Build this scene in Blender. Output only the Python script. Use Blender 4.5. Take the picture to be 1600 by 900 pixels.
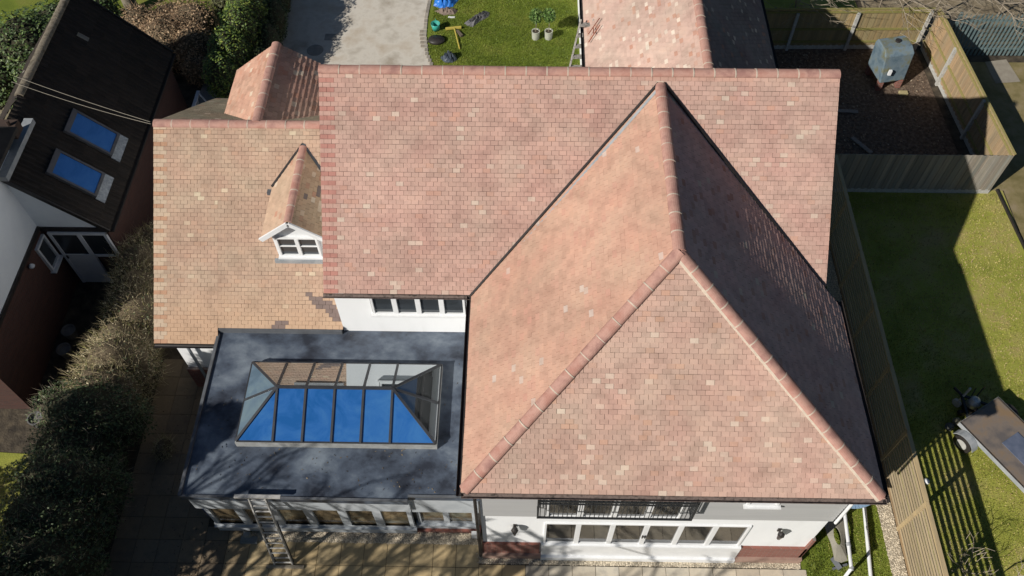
import bpy, math, random
import numpy as np
from mathutils import Vector, Matrix, noise
random.seed(4); RS = np.random.RandomState(7)
for o in list(bpy.data.objects): bpy.data.objects.remove(o)
SC = bpy.context.scene; COL = SC.collection
# ------------------------------------------------------------------ camera, light, exposure
cam_d = bpy.data.cameras.new('camera'); cam = bpy.data.objects.new('camera', cam_d); COL.objects.link(cam)
cam_d.sensor_width = 36; cam_d.lens = 1342.05 / 1600 * 36; cam_d.clip_end = 2000; cam_d.clip_start = .1
R = Matrix(((0.99984852, -0.01241867, 0.01219482), (0.0171228, 0.82750731, -0.56119378), (-0.00312202, 0.56131758, 0.8275946)))
cam.matrix_world = Matrix.Translation((4.4454, -14.2012, 20.8462)) @ R.to_4x4()
SC.camera = cam
AZ, EL = 37.8, 32.8            # direction the shadows run (from +x), sun elevation
sd = bpy.data.lights.new('sun', 'SUN'); sun = bpy.data.objects.new('sun', sd); COL.objects.link(sun)
sd.energy = 5.0; sd.angle = math.radians(.5); sd.color = (1, .95, .87)
tos = Vector((-math.cos(math.radians(AZ)) * math.cos(math.radians(EL)), -math.sin(math.radians(AZ)) * math.cos(math.radians(EL)), math.sin(math.radians(EL))))
sun.rotation_euler = tos.to_track_quat('Z', 'Y').to_euler(); sun.location = tos * 60
W = bpy.data.worlds.new('World'); SC.world = W; W.use_nodes = True
nt = W.node_tree; nt.nodes.clear()
sky = nt.nodes.new('ShaderNodeTexSky'); sky.sky_type = 'NISHITA'; sky.sun_disc = False
sky.sun_elevation = math.radians(EL); sky.sun_rotation = math.atan2(tos.x, tos.y)
sky.air_density = 1.2; sky.dust_density = .4; sky.ozone_density = 2.2
bg = nt.nodes.new('ShaderNodeBackground'); bg.inputs[1].default_value = .035
ow = nt.nodes.new('ShaderNodeOutputWorld'); hs = nt.nodes.new('ShaderNodeHueSaturation'); hs.inputs['Saturation'].default_value = 1.15; nt.links.new(sky.outputs[0], hs.inputs['Color']); nt.links.new(hs.outputs[0], bg.inputs[0]); nt.links.new(bg.outputs[0], ow.inputs[0])
SC.view_settings.view_transform = 'Standard'; SC.view_settings.look = 'None'; SC.view_settings.exposure = 0.05; SC.view_settings.gamma = 1
SC.view_settings.use_curve_mapping = False

# ------------------------------------------------------------------ materials
MATS = {}
def mat(name, a, b=None, c=None, scale=4., detail=6., rough=.8, bump=0., bscale=None, metal=0., attr=False, stretch=(1, 1, 1), lo=.35, hi=.65, spec=.3, mid=.5, rot=(0, 0, 0), dist=0.):
    if name in MATS: return MATS[name]
    m = bpy.data.materials.new(name); m.use_nodes = True; n = m.node_tree; L = n.links
    p = n.nodes['Principled BSDF']; p.inputs['Roughness'].default_value = rough; p.inputs['Metallic'].default_value = metal
    p.inputs['Specular IOR Level'].default_value = spec
    tc = n.nodes.new('ShaderNodeTexCoord'); mp = n.nodes.new('ShaderNodeMapping'); mp.inputs['Scale'].default_value = stretch; mp.inputs['Rotation'].default_value = rot
    L.new(tc.outputs['Object'], mp.inputs[0])
    nz = n.nodes.new('ShaderNodeTexNoise'); nz.inputs['Scale'].default_value = scale; nz.inputs['Detail'].default_value = detail; nz.inputs['Roughness'].default_value = .62
    nz.inputs['Distortion'].default_value = dist
    L.new(mp.outputs[0], nz.inputs[0])
    cr = n.nodes.new('ShaderNodeValToRGB'); L.new(nz.outputs[0], cr.inputs[0])
    b = b or tuple(x * .8 for x in a)
    cr.color_ramp.elements[0].position = lo; cr.color_ramp.elements[0].color = (*a, 1)
    cr.color_ramp.elements[1].position = hi; cr.color_ramp.elements[1].color = (*(c or b), 1)
    if c:
        e = cr.color_ramp.elements.new(mid); e.color = (*b, 1)
    out = cr.outputs[0]
    if attr:
        at = n.nodes.new('ShaderNodeAttribute'); at.attribute_name = 'Col'
        mx = n.nodes.new('ShaderNodeMix'); mx.data_type = 'RGBA'; mx.blend_type = 'MULTIPLY'; mx.inputs[0].default_value = 1
        L.new(out, mx.inputs[6]); L.new(at.outputs[0], mx.inputs[7]); out = mx.outputs[2]
    L.new(out, p.inputs['Base Color'])
    if bump:
        n2 = n.nodes.new('ShaderNodeTexNoise'); n2.inputs['Scale'].default_value = bscale or scale * 4; n2.inputs['Detail'].default_value = 5
        L.new(mp.outputs[0], n2.inputs[0])
        bp = n.nodes.new('ShaderNodeBump'); bp.inputs['Strength'].default_value = bump; bp.inputs['Distance'].default_value = .03
        L.new(n2.outputs[0], bp.inputs['Height']); L.new(bp.outputs[0], p.inputs['Normal'])
    MATS[name] = m; return m

def glass(name, tint, rough=.03, metal=.75, wav=.02):
    m = bpy.data.materials.new(name); m.use_nodes = True; n = m.node_tree; p = n.nodes['Principled BSDF']
    p.inputs['Base Color'].default_value = (*tint, 1); p.inputs['Roughness'].default_value = rough; p.inputs['Metallic'].default_value = metal
    nz = n.nodes.new('ShaderNodeTexNoise'); nz.inputs['Scale'].default_value = .6
    tc = n.nodes.new('ShaderNodeTexCoord'); n.links.new(tc.outputs['Object'], nz.inputs[0])
    bp = n.nodes.new('ShaderNodeBump'); bp.inputs['Strength'].default_value = wav; bp.inputs['Distance'].default_value = .05
    n.links.new(nz.outputs[0], bp.inputs['Height']); n.links.new(bp.outputs[0], p.inputs['Normal'])
    return m

def blueglass(name, c, mixf):
    m = mat(name, c, tuple(k * 1.15 + .01 for k in c), (c[0] * 1.4 + .03, c[1] * 1.35 + .035, c[2] * 1.15 + .04), lo=.38, hi=.72, scale=1.3, rough=.05, spec=1., dist=1.); p = m.node_tree.nodes['Principled BSDF']; p.inputs['Coat Weight'].default_value = .6; p.inputs['Coat IOR'].default_value = 1.8; p.inputs['Coat Roughness'].default_value = .02  # blue with paler cloud patches paints a sky reflection into the pane
    return m

def clearglass(name):
    m = bpy.data.materials.new(name); m.use_nodes = True; n = m.node_tree; n.nodes.clear(); L = n.links
    o = n.nodes.new('ShaderNodeOutputMaterial'); mx = n.nodes.new('ShaderNodeMixShader'); t = n.nodes.new('ShaderNodeBsdfTransparent'); g = n.nodes.new('ShaderNodeBsdfGlossy')
    t.inputs[0].default_value = (.86, .92, .88, 1); g.inputs['Roughness'].default_value = .02; f = n.nodes.new('ShaderNodeFresnel'); f.inputs[0].default_value = 2.7
    L.new(f.outputs[0], mx.inputs[0]); L.new(t.outputs[0], mx.inputs[1]); L.new(g.outputs[0], mx.inputs[2]); L.new(mx.outputs[0], o.inputs[0]); return m

def brickmat(name, a, b, mortar, sx=.225, sy=.075):
    m = bpy.data.materials.new(name); m.use_nodes = True; n = m.node_tree; L = n.links; p = n.nodes['Principled BSDF']; p.inputs['Roughness'].default_value = .9
    tc = n.nodes.new('ShaderNodeTexCoord'); sp = n.nodes.new('ShaderNodeSeparateXYZ'); L.new(tc.outputs['Object'], sp.inputs[0])
    ad = n.nodes.new('ShaderNodeMath'); ad.operation = 'ADD'; L.new(sp.outputs[0], ad.inputs[0]); L.new(sp.outputs[1], ad.inputs[1])
    cb = n.nodes.new('ShaderNodeCombineXYZ'); L.new(ad.outputs[0], cb.inputs[0]); L.new(sp.outputs[2], cb.inputs[1])
    br = n.nodes.new('ShaderNodeTexBrick'); L.new(cb.outputs[0], br.inputs[0]); br.inputs['Scale'].default_value = 1
    br.inputs['Brick Width'].default_value = sx; br.inputs['Row Height'].default_value = sy; br.inputs['Mortar Size'].default_value = .006
    br.inputs['Color1'].default_value = (*a, 1); br.inputs['Color2'].default_value = (*b, 1); br.inputs['Mortar'].default_value = (*mortar, 1)
    L.new(br.outputs[0], p.inputs['Base Color'])
    bp = n.nodes.new('ShaderNodeBump'); bp.inputs['Strength'].default_value = .5; bp.inputs['Distance'].default_value = .01; bp.invert = True
    L.new(br.outputs['Fac'], bp.inputs['Height']); L.new(bp.outputs[0], p.inputs['Normal'])
    return m

TILE = mat('clay_tile', (.80, .79, .78), (1.0, 1.0, 1.0), (1.10, 1.08, 1.05), scale=2.6, detail=12, rough=.85, attr=True, bump=.25, bscale=60, lo=.28, hi=.72, spec=.2)
UNDER = mat('roof_underlay', (.07, .045, .035), (.05, .035, .03), rough=.9)
RIDGE = mat('ridge_clay', (.38, .19, .15), (.45, .26, .21), (.31, .165, .14), scale=2.6, rough=.8, bump=.2, bscale=40)
MORTAR = mat('mortar', (.56, .47, .38), (.44, .37, .30), scale=12, rough=.95)
LEAD = mat('lead_sheet', (.13, .14, .155), (.09, .095, .105), scale=3, rough=.55, bump=.1)
LEADL = mat('pale_lead', (.36, .37, .38), (.25, .27, .29), scale=5, rough=.5)
BLACK = mat('black_plastic', (.022, .02, .02), (.035, .03, .028), scale=6, rough=.45)
GUTTER = mat('dirty_gutter', (.10, .075, .065), (.17, .13, .115), (.05, .04, .035), scale=8, rough=.6)
RENDER = mat('white_render', (.84, .85, .86), (.81, .82, .83), (.73, .735, .73), scale=1.3, detail=9, stretch=(1.6, 1.6, .5), mid=.58, hi=.78, rough=.85, bump=.1, bscale=90)
UPVC = mat('white_upvc', (.78, .79, .80), (.72, .73, .74), scale=4, rough=.35, spec=.5)
PANELBL = mat('pale_frame', (.46, .49, .52), (.36, .39, .42), scale=2, rough=.5)
BRICKR = brickmat('red_brick', (.20, .075, .055), (.26, .10, .075), (.22, .18, .16))
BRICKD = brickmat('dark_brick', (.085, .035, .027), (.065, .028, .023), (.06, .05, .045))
GLASSW = glass('window_glass', (.16, .17, .16), .04, .55)
ORG = mat('orangery_glass', (.06, .045, .03), (.16, .12, .07), (.22, .22, .17), scale=1.2, detail=4, rough=.06, spec=.9, dist=.8)
GLASSD = glass('dark_glass', (.07, .08, .09), .04, .5)
GLASSB = glass('solar_glass', (.50, .54, .56), .02, .92, .006)
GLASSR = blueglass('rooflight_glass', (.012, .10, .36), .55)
GLASSP = blueglass('pale_painted_sky_glass', (.10, .15, .20), .6)  # left lantern panes: pale sky reflection painted into the colour
GLASSF = blueglass('painted_sky_glass', (.014, .10, .32), .62)  # front lantern panes: reflected sky painted in as base colour
DOORG = clearglass('door_glass')
ALU = mat('grey_aluminium', (.035, .037, .042), (.05, .052, .058), scale=4, rough=.4, spec=.5)
STEEL = mat('ladder_steel', (.50, .49, .47), (.38, .37, .35), scale=9, rough=.45, metal=.1)
IRON = mat('black_iron', (.02, .022, .024), (.03, .032, .034), rough=.5)

# ------------------------------------------------------------------ mesh builder
class MB:
    def __init__(s): s.v = []; s.f = []; s.m = []; s.c = []
    def add(s, vs, fs, mi=0, col=None):
        b = len(s.v); s.v += [tuple(x) for x in vs]
        for f in fs: s.f.append([i + b for i in f]); s.m.append(mi); s.c.append(col or (1, 1, 1))
        return s
    def box(s, a, b, mi=0, col=None):
        x0, y0, z0 = a; x1, y1, z1 = b
        return s.add([(x0, y0, z0), (x1, y0, z0), (x1, y1, z0), (x0, y1, z0), (x0, y0, z1), (x1, y0, z1), (x1, y1, z1), (x0, y1, z1)],
            [(0, 3, 2, 1), (4, 5, 6, 7), (0, 1, 5, 4), (1, 2, 6, 5), (2, 3, 7, 6), (3, 0, 4, 7)], mi, col)
    def beam(s, p, q, w, h, mi=0, up=(0, 0, 1), col=None):
        p = Vector(p); q = Vector(q); d = (q - p).normalized(); u = Vector(up)
        sx = d.cross(u)
        if sx.length < 1e-4: sx = d.cross(Vector((1, 0, 0)))
        sx.normalize(); n = sx.cross(d).normalized(); vs = []
        for e in (p, q):
            for a, b in ((-1, -1), (1, -1), (1, 1), (-1, 1)): vs.append(e + sx * a * w / 2 + n * b * h / 2)
        return s.add(vs, [(0, 3, 2, 1), (4, 5, 6, 7), (0, 1, 5, 4), (1, 2, 6, 5), (2, 3, 7, 6), (3, 0, 4, 7)], mi, col)
    def tube(s, p, q, r0, r1=None, n=8, mi=0, caps=True, col=None):
        r1 = r0 if r1 is None else r1; p = Vector(p); q = Vector(q); d = (q - p)
        if d.length < 1e-6: return s
        d.normalize(); a = d.orthogonal().normalized(); b = d.cross(a); vs = []
        for e, r in ((p, r0), (q, r1)):
            for i in range(n):
                t = 2 * math.pi * i / n; vs.append(e + (a * math.cos(t) + b * math.sin(t)) * r)
        fs = [(i, (i + 1) % n, n + (i + 1) % n, n + i) for i in range(n)]
        if caps: fs += [tuple(range(n))[::-1], tuple(range(n, 2 * n))]
        return s.add(vs, fs, mi, col)
    def path(s, pts, r, n=8, mi=0):
        for a, b in zip(pts, pts[1:]): s.tube(a, b, r, r, n, mi)
        return s
    def prism(s, poly, dvec, mi=0, col=None):
        n = len(poly); P = [Vector(p) for p in poly]; d = Vector(dvec)
        return s.add(P + [p + d for p in P], [tuple(range(n))[::-1], tuple(range(n, 2 * n))] + [(i, (i + 1) % n, n + (i + 1) % n, n + i) for i in range(n)], mi, col)
    def lathe(s, c, prof, n=20, mi=0, sx=1, sy=1):
        vs = []; c = Vector(c)
        for r, z in prof:
            for i in range(n):
                t = 2 * math.pi * i / n; vs.append((c.x + r * math.cos(t) * sx, c.y + r * math.sin(t) * sy, c.z + z))
        fs = []
        for k in range(len(prof) - 1):
            for i in range(n): fs.append((k * n + i, k * n + (i + 1) % n, (k + 1) * n + (i + 1) % n, (k + 1) * n + i))
        fs.append(tuple(range(n))[::-1]); fs.append(tuple(range((len(prof) - 1) * n, len(prof) * n)))
        return s.add(vs, fs, mi)
    def build(s, name, mats, parent=None, smooth=False, bevel=0, colattr=False):
        off = Vector((0, 0, 0)); q = parent
        while q is not None: off += q.location; q = q.parent
        me = bpy.data.meshes.new(name)
        me.from_pydata([(v[0] - off.x, v[1] - off.y, v[2] - off.z) for v in s.v], [], s.f)
        if not isinstance(mats, (list, tuple)): mats = [mats]
        for m in mats: me.materials.append(m)
        me.polygons.foreach_set('material_index', s.m)
        if colattr or any(c != (1, 1, 1) for c in s.c):
            at = me.color_attributes.new('Col', 'FLOAT_COLOR', 'CORNER'); arr = []
            for f, c in zip(s.f, s.c): arr += [c[0], c[1], c[2], 1] * len(f)
            at.data.foreach_set('color', arr)
        if smooth: me.polygons.foreach_set('use_smooth', [True] * len(s.f))
        me.update(); o = bpy.data.objects.new(name, me); COL.objects.link(o)
        if parent: o.parent = parent
        if bevel:
            bm = o.modifiers.new('bevel', 'BEVEL'); bm.width = bevel; bm.segments = 2; bm.limit_method = 'ANGLE'
        return o

def npmesh(name, V, F, mats, cols=None, parent=None, midx=None):
    """V (n,3), F (m,k) equal sided faces, cols (m,3)."""
    me = bpy.data.meshes.new(name); V = np.asarray(V, np.float32); F = np.asarray(F, np.int32); k = F.shape[1]
    if parent is not None:
        V = V - np.array(parent.location, np.float32)
    me.vertices.add(len(V)); me.vertices.foreach_set('co', V.ravel())
    me.loops.add(F.size); me.loops.foreach_set('vertex_index', F.ravel())
    me.polygons.add(len(F)); me.polygons.foreach_set('loop_start', np.arange(len(F), dtype=np.int32) * k); me.polygons.foreach_set('loop_total', np.full(len(F), k, np.int32))
    for m in (mats if isinstance(mats, (list, tuple)) else [mats]): me.materials.append(m)
    if midx is not None: me.polygons.foreach_set('material_index', midx)
    me.update(calc_edges=True)
    if cols is not None:
        at = me.color_attributes.new('Col', 'FLOAT_COLOR', 'CORNER')
        c = np.concatenate([cols, np.ones((len(cols), 1))], 1).astype(np.float32); at.data.foreach_set('color', np.repeat(c, k, 0).ravel())
    o = bpy.data.objects.new(name, me); COL.objects.link(o)
    if parent is not None: o.parent = parent
    return o

def thing(name, label, cat, loc=(0, 0, 0), group=None):
    o = bpy.data.objects.new(name, None); COL.objects.link(o); o.location = loc; o.empty_display_size = .2
    o['label'] = label; o['category'] = cat
    if group: o['group'] = group
    return o
def tag(o, label, cat, group=None):
    o['label'] = label; o['category'] = cat
    if group: o['group'] = group
    return o
def struct(o): o['kind'] = 'structure'; return o

# ------------------------------------------------------------------ ground and paving
def sheet(name, pts, z, m, parent=None):
    return struct(MB().add([(x, y, z) for x, y in pts], [tuple(range(len(pts)))]).build(name, m))
SOIL = mat('soil', (.030, .024, .019), (.062, .050, .036), (.10, .08, .055), scale=3.2, detail=10, bump=.6, bscale=20)
LAWNR = mat('dry_lawn', (.17, .195, .028), (.30, .31, .055), (.40, .31, .14), scale=.75, detail=14, bump=.7, bscale=45, lo=.3, hi=.72)
LAWNG = mat('green_lawn', (.095, .135, .014), (.15, .19, .022), (.22, .21, .05), scale=.9, detail=12, bump=.7, bscale=45, lo=.3, hi=.75)
CONC = mat('drive_concrete', (.36, .315, .255), (.56, .52, .455), (.44, .37, .29), scale=.9, detail=10, bump=.15, bscale=40, lo=.32, hi=.68)
DIRT = mat('bare_earth', (.16, .125, .08), (.23, .185, .12), (.28, .235, .165), scale=1.6, detail=12, bump=.5, bscale=30)
GRAV = mat('gravel', (.20, .155, .10), (.42, .36, .27), (.60, .54, .44), scale=34, detail=3, rough=.9, bump=1., bscale=34, lo=.3, hi=.7)
sheet('ground', [(-400, -400), (400, -400), (400, 400), (-400, 400)], -.02, SOIL)
sheet('lawn', [(13.85, -30), (19.62, -30), (19.62, 3.9), (13.85, 3.9)], 0., LAWNR)
sheet('lawn', [(1.35, 8.9), (.95, 10.0), (.8, 11), (.78, 12), (.85, 13.2), (1.0, 16), (6.4, 16), (6.4, 3.2), (1.6, 3.2), (1.6, 8)], 0.004, LAWNG)
sheet('lawn', [(11.22, -14), (13.36, -14), (13.36, 3), (11.22, 3)], 0.0, LAWNG)
sheet('lawn', [(-24, 9.2), (-6.0, 11.4), (-5.6, 22), (-24, 22)], 0.0, LAWNG)
sheet('lawn', [(-20, -14), (-7.6, -14), (-7.6, -5.5), (-20, -4.9)], 0.0, LAWNR)
sheet('lawn', [(11.9, 10.6), (17, 10.75), (16.5, 22), (11.9, 22)], 0.0, LAWNR)
sheet('driveway', [(-5.25, 3.0), (1.6, 3.2), (1.6, 8), (1.35, 8.9), (.95, 10.0), (.8, 11), (.78, 12), (.85, 13.2), (1.0, 30), (-5.3, 30)], .008, CONC)
sheet('earth_path', [(19.66, -30), (40, -30), (40, 9.9), (19.2, 9.9), (19.3, 3.9), (19.66, 3.9)], 0.0, mat('trodden_grass', (.15, .125, .05), (.22, .18, .085), (.27, .215, .13), scale=1.5, detail=12, bump=.5, bscale=40))
sheet('earth_path', [(17.1, 10.75), (40, 10.2), (40, 30), (17.1, 30)], 0.001, DIRT)
sheet('earth_yard', [(12, 3.95), (18.7, 3.95), (18.5, 10.6), (12, 10.5)], 0.002, mat('leafy_soil', (.055, .04, .03), (.12, .085, .062), (.27, .21, .16), scale=9, detail=12, bump=.9, bscale=25, lo=.35, hi=.75))
sheet('concrete_pad', [(20.85, 8.8), (21.75, 8.9), (21.6, 10.05), (20.8, 9.9)], .012, mat('pad_concrete', (.24, .21, .17), (.30, .27, .22), scale=3, bump=.2))
sheet('side_path', [(-6.95, 6.3), (-5.95, 6.6), (-6.1, 9.2), (-6.75, 9.5)], .006, mat('grey_path', (.20, .20, .20), (.26, .26, .26), scale=1, stretch=(8, 1, 1)))
sheet('paved_patio', [(-17, 4.5), (-9.4, 4.5), (-9.9, 7.3), (-17, 7.6)], .004, mat('sandy_paving', (.22, .19, .12), (.27, .235, .16), scale=4, bump=.2))
# gravel margins round the house
def gravel(name, x0, y0, x1, y1, n, seed=1):
    struct(MB().add([(x0, y0, .006), (x1, y0, .006), (x1, y1, .006), (x0, y1, .006)], [(0, 1, 2, 3)]).build(name, GRAV))
    rs = np.random.RandomState(seed); V = []; F = []; C = []
    for i in range(n):
        x = rs.uniform(x0, x1); y = rs.uniform(y0, y1); r = rs.uniform(.010, .024); a = rs.uniform(0, 6.28); c = rs.uniform(.25, 1.) ** .8
        b = len(V)
        for k in range(5): V.append((x + r * math.cos(a + k * 1.257) * rs.uniform(.7, 1.2), y + r * math.sin(a + k * 1.257) * rs.uniform(.7, 1.2), .006))
        V.append((x, y, .006 + r * .9))
        for k in range(5): F.append((b + k, b + (k + 1) % 5, b + 5)); C.append((c * .80, c * .70, c * .54))
    o = npmesh('gravel_stones', V, F, STONE, np.array(C)); o['kind'] = 'stuff'; return o
STONE = mat('stone_chip', (.9, .9, .9), (1.1, 1.1, 1.1), attr=True, rough=.9)
gravel('gravel_margin', -2.4, -7.66, 3.45, -7.36, 3200, 1)
gravel('gravel_margin', 3.4, -8.1, 11.2, -7.84, 3600, 2)
gravel('gravel_margin', 13.36, -11, 13.72, 3.3, 6500, 3)
# patio slabs
SLAB = mat('stone_slab', (.86, .86, .86), (1.08, 1.06, 1.02), (.95, .93, .9), scale=3.2, detail=10, rough=.8, attr=True, bump=.15, bscale=30)
def slabs():
    mb = MB(); w = .56
    def put(x0, x1, y0, y1, warm):
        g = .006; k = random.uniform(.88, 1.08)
        base = (.46, .36, .21) if warm else (.50, .45, .37)
        if x0 < -3.2: base = (.21, .165, .115)  # leftmost slabs darkened in steps, tree shade put into their colour
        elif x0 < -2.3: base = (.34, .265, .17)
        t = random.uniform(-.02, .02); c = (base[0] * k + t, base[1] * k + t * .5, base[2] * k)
        z = .012 + random.uniform(0, .003)
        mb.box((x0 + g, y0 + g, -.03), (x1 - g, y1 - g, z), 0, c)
    x = -1.0 - 8 * w
    while x < 3.3:
        yl = -7.64 if x > -3.2 else -3.2
        y = -7.64
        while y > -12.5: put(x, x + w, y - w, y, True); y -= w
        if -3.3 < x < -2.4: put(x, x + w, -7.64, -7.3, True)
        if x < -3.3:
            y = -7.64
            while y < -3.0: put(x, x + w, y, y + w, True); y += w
        x += w
    x = 3.48
    while x < 11.0:
        y = -8.12
        while y > -12.5: put(x, x + w, y - w, y, x < 4.5); y -= w
        x += w
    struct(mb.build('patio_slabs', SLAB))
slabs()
sheet('patio_bed', [(-5.6, -12.5), (11.2, -12.5), (11.2, -7.9), (3.4, -7.3), (-2.8, -7.3), (-2.8, -3), (-5.6, -3)], -.005, mat('joint_sand', (.05, .042, .03), (.08, .07, .05), scale=8))
# stone setts along the drive
mb = MB(); pts = [(1.35, 8.9), (.95, 10.0), (.8, 11), (.78, 12), (.85, 13.2), (.9, 15)]
for (a, b) in zip(pts, pts[1:]):
    n = int(math.hypot(b[0] - a[0], b[1] - a[1]) / .17)
    for i in range(n):
        t = i / n; x = a[0] + (b[0] - a[0]) * t; y = a[1] + (b[1] - a[1]) * t; k = random.uniform(.7, 1.15)
        mb.box((x - .11, y, .0), (x + .01, y + .155, .03), 0, (.30 * k, .275 * k, .24 * k))
        if 10.2 < y < 11.3: mb.box((x - .24, y, .0), (x - .12, y + .155, .02), 0, (.27 * k, .24 * k, .2 * k))
struct(mb.build('drive_kerb', SLAB))
struct(MB().beam((19.42, 3.9, .03), (19.62, .9, .03), .05, .1).beam((19.62, .9, .03), (20.1, -6, .03), .05, .1).build('path_edging_kerb', BLACK))

# ------------------------------------------------------------------ roofs
def clip(poly, p, n):          # keep the side where (x-p).n >= 0
    out = []
    for i in range(len(poly)):
        a = poly[i]; b = poly[(i + 1) % len(poly)]
        da = (a[0] - p[0]) * n[0] + (a[1] - p[1]) * n[1]; db = (b[0] - p[0]) * n[0] + (b[1] - p[1]) * n[1]
        if da >= 0: out.append(a)
        if (da >= 0) != (db >= 0):
            t = da / (da - db); out.append((a[0] + (b[0] - a[0]) * t, a[1] + (b[1] - a[1]) * t))
    return out
def tiles(name, corners, colf, parent, gauge=.1, wid=.165, th=.009, jit=1., under=True):
    """corners: convex 3D polygon, first edge is the eave (left to right seen from outside)."""
    P = [Vector(c) for c in corners]; O = P[0]; U = (P[1] - P[0]).normalized()
    N = U.cross(P[2] - P[0]).normalized(); Vv = N.cross(U)
    poly = [((p - O).dot(U), (p - O).dot(Vv)) for p in P]
    cx = sum(p[0] for p in poly) / len(poly); cy = sum(p[1] for p in poly) / len(poly)
    us = [p[0] for p in poly]; vs = [p[1] for p in poly]
    mb = MB()
    planes = []
    for i in range(len(poly)):
        a = poly[i]; b = poly[(i + 1) % len(poly)]; n = (-(b[1] - a[1]), b[0] - a[0])
        if (cx - a[0]) * n[0] + (cy - a[1]) * n[1] < 0: n = (-n[0], -n[1])
        planes.append((a, n))
    rows = int(math.ceil(max(vs) / gauge)) + 1
    rnd = random.Random(hash(name) % 1000 + len(corners) * 7 + int(abs(P[0].x) * 10))
    rnd = random.Random(int(abs(P[0].x * 13 + P[0].y * 7 + P[0].z * 5) * 10) + 3)
    for r in range(rows):
        v0 = r * gauge + .0012 * math.sin(r * 1.7 + P[0].x); v1 = v0 + gauge * .955
        u = min(us) - wid + (r % 2) * wid / 2 + rnd.uniform(-.006, .006) * jit
        while u < max(us) + wid:
            g = rnd.uniform(.0018, .0042); q = [(u + g, v0 + rnd.uniform(-.004, .003) * jit), (u + wid - g, v0 + rnd.uniform(-.004, .003) * jit), (u + wid - g, v1), (u + g, v1)]
            inside = True
            for (a, n) in planes:
                if any((c[0] - a[0]) * n[0] + (c[1] - a[1]) * n[1] < 0 for c in q): inside = False; break
            if not inside:
                for (a, n) in planes:
                    q = clip(q, a, n)
                    if len(q) < 3: break
            if len(q) >= 3:
                tail = th * rnd.uniform(.8, 1.3); tu = rnd.uniform(-.0016, .0016) * jit
                col = colf(r, (u - min(us)) / wid, u, v0, rnd, rows)
                top = []; bot = []
                for (a, b) in q:
                    f = (b - v0) / (v1 - v0); h = tail * (1 - f) + .001 * f + .012 * nz(u, v0, .55, 77.) + tu * ((a - u) / wid - .5) * 2
                    base = O + U * a + Vv * b; top.append(base + N * h); bot.append(base - N * .022)
                k = len(q)
                mb.add(top + bot, [tuple(range(k))] + [(i, k + i, k + (i + 1) % k, (i + 1) % k) for i in range(k)], 0, col)
            u += wid
    o = mb.build(name, [TILE], parent, colattr=True)
    if under:
        MB().prism([p - N * .024 for p in P], -N * .09).build('roof_deck', UNDER, o if parent is None or parent.parent is None else parent)
    return o
def nz(x, y, s, o=0.): return noise.noise(Vector((x * s, y * s, o)))
def pal(base, red=.04, pale=.05, var=.10, redc=(.47, .235, .16), palec=(.64, .52, .40), seed=0.):
    def f(r, c, u, v, rnd, rows):
        k = 1 + rnd.uniform(-var, var) + .09 * nz(u, v, .7, seed)
        k *= 1 + .16 * nz(u, v, .45, seed + 3); b = [base[0] * k, base[1] * k, base[2] * k]
        x = rnd.random(); boost = 1 + 2.2 * max(0, nz(u, v, .9, seed + 9))
        if x < red * boost: m = rnd.uniform(.3, .8); b = [b[i] * (1 - m) + redc[i] * m for i in range(3)]
        elif x > 1 - pale * (1 + 2.2 * max(0, nz(u, v, .8, seed + 20))): m = rnd.uniform(.4, 1.); b = [b[i] * (1 - m) + palec[i] * m for i in range(3)]
        t = .03 * nz(u, v, 1.6, seed + 40); b[1] -= t; b[2] -= t * .7
        return tuple(b)
    return f
PINK = pal((.465, .302, .250), .04, .03, .085, palec=(.56,.44,.36), redc=(.50,.29,.22), seed=1)
BUFF = pal((.485, .325, .262), .06, .04, .085, palec=(.60,.475,.385), redc=(.52,.31,.22), seed=5)
ORNG = pal((.505, .312, .232), .08, .006, .06, redc=(.53, .30, .23), palec=(.56, .46, .40), seed=12)
def main_pal(r, c, u, v, rnd, rows):
    if u < .17 or (u < .26 and r % 2 == 0):
        return (.42, .205, .17) if r % 2 == 0 else (.48, .30, .25)
    b = PINK(r, c, u, v, rnd, rows)
    if r >= rows - 3 and (5.4 < u < 6.3 or 7.0 < u < 9.2): return (.50, .31, .25)
    return b
TAN = pal((.43, .30, .222), .05, .015, .07, redc=(.48, .31, .22), palec=(.58, .47, .34), seed=30)
GREYT = {(12, 8), (13, 8), (14, 8), (14, 9), (15, 8)}
def tan_pal(r, c, u, v, rnd, rows):
    if u < .17 or (u < .26 and r % 2 == 0):
        return (.44, .26, .17) if r % 3 == 0 else (.50, .385, .285)
    b = TAN(r, c, u, v, rnd, rows)
    w = max(0, 1 - v / 1.5); b = tuple(b[i] * (1 - w) + (.49, .325, .215)[i] * w for i in range(3))
    c = int(u / .165)
    if (r, c) in {(26, 11), (32, 11), (29, 12), (19, 17)}: return (.17, .15, .145)
    return b
def tanr_pal(r, c, u, v, rnd, rows):
    b = TAN(r, c, u, v, rnd, rows); ci = int(u / .165)
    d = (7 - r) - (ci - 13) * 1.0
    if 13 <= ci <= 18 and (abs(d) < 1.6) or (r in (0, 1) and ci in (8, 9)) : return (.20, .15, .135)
    w = max(0, .8 - v / 1.5); return tuple(b[i] * (1 - w) + (.49, .335, .225)[i] * w for i in range(3))

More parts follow.
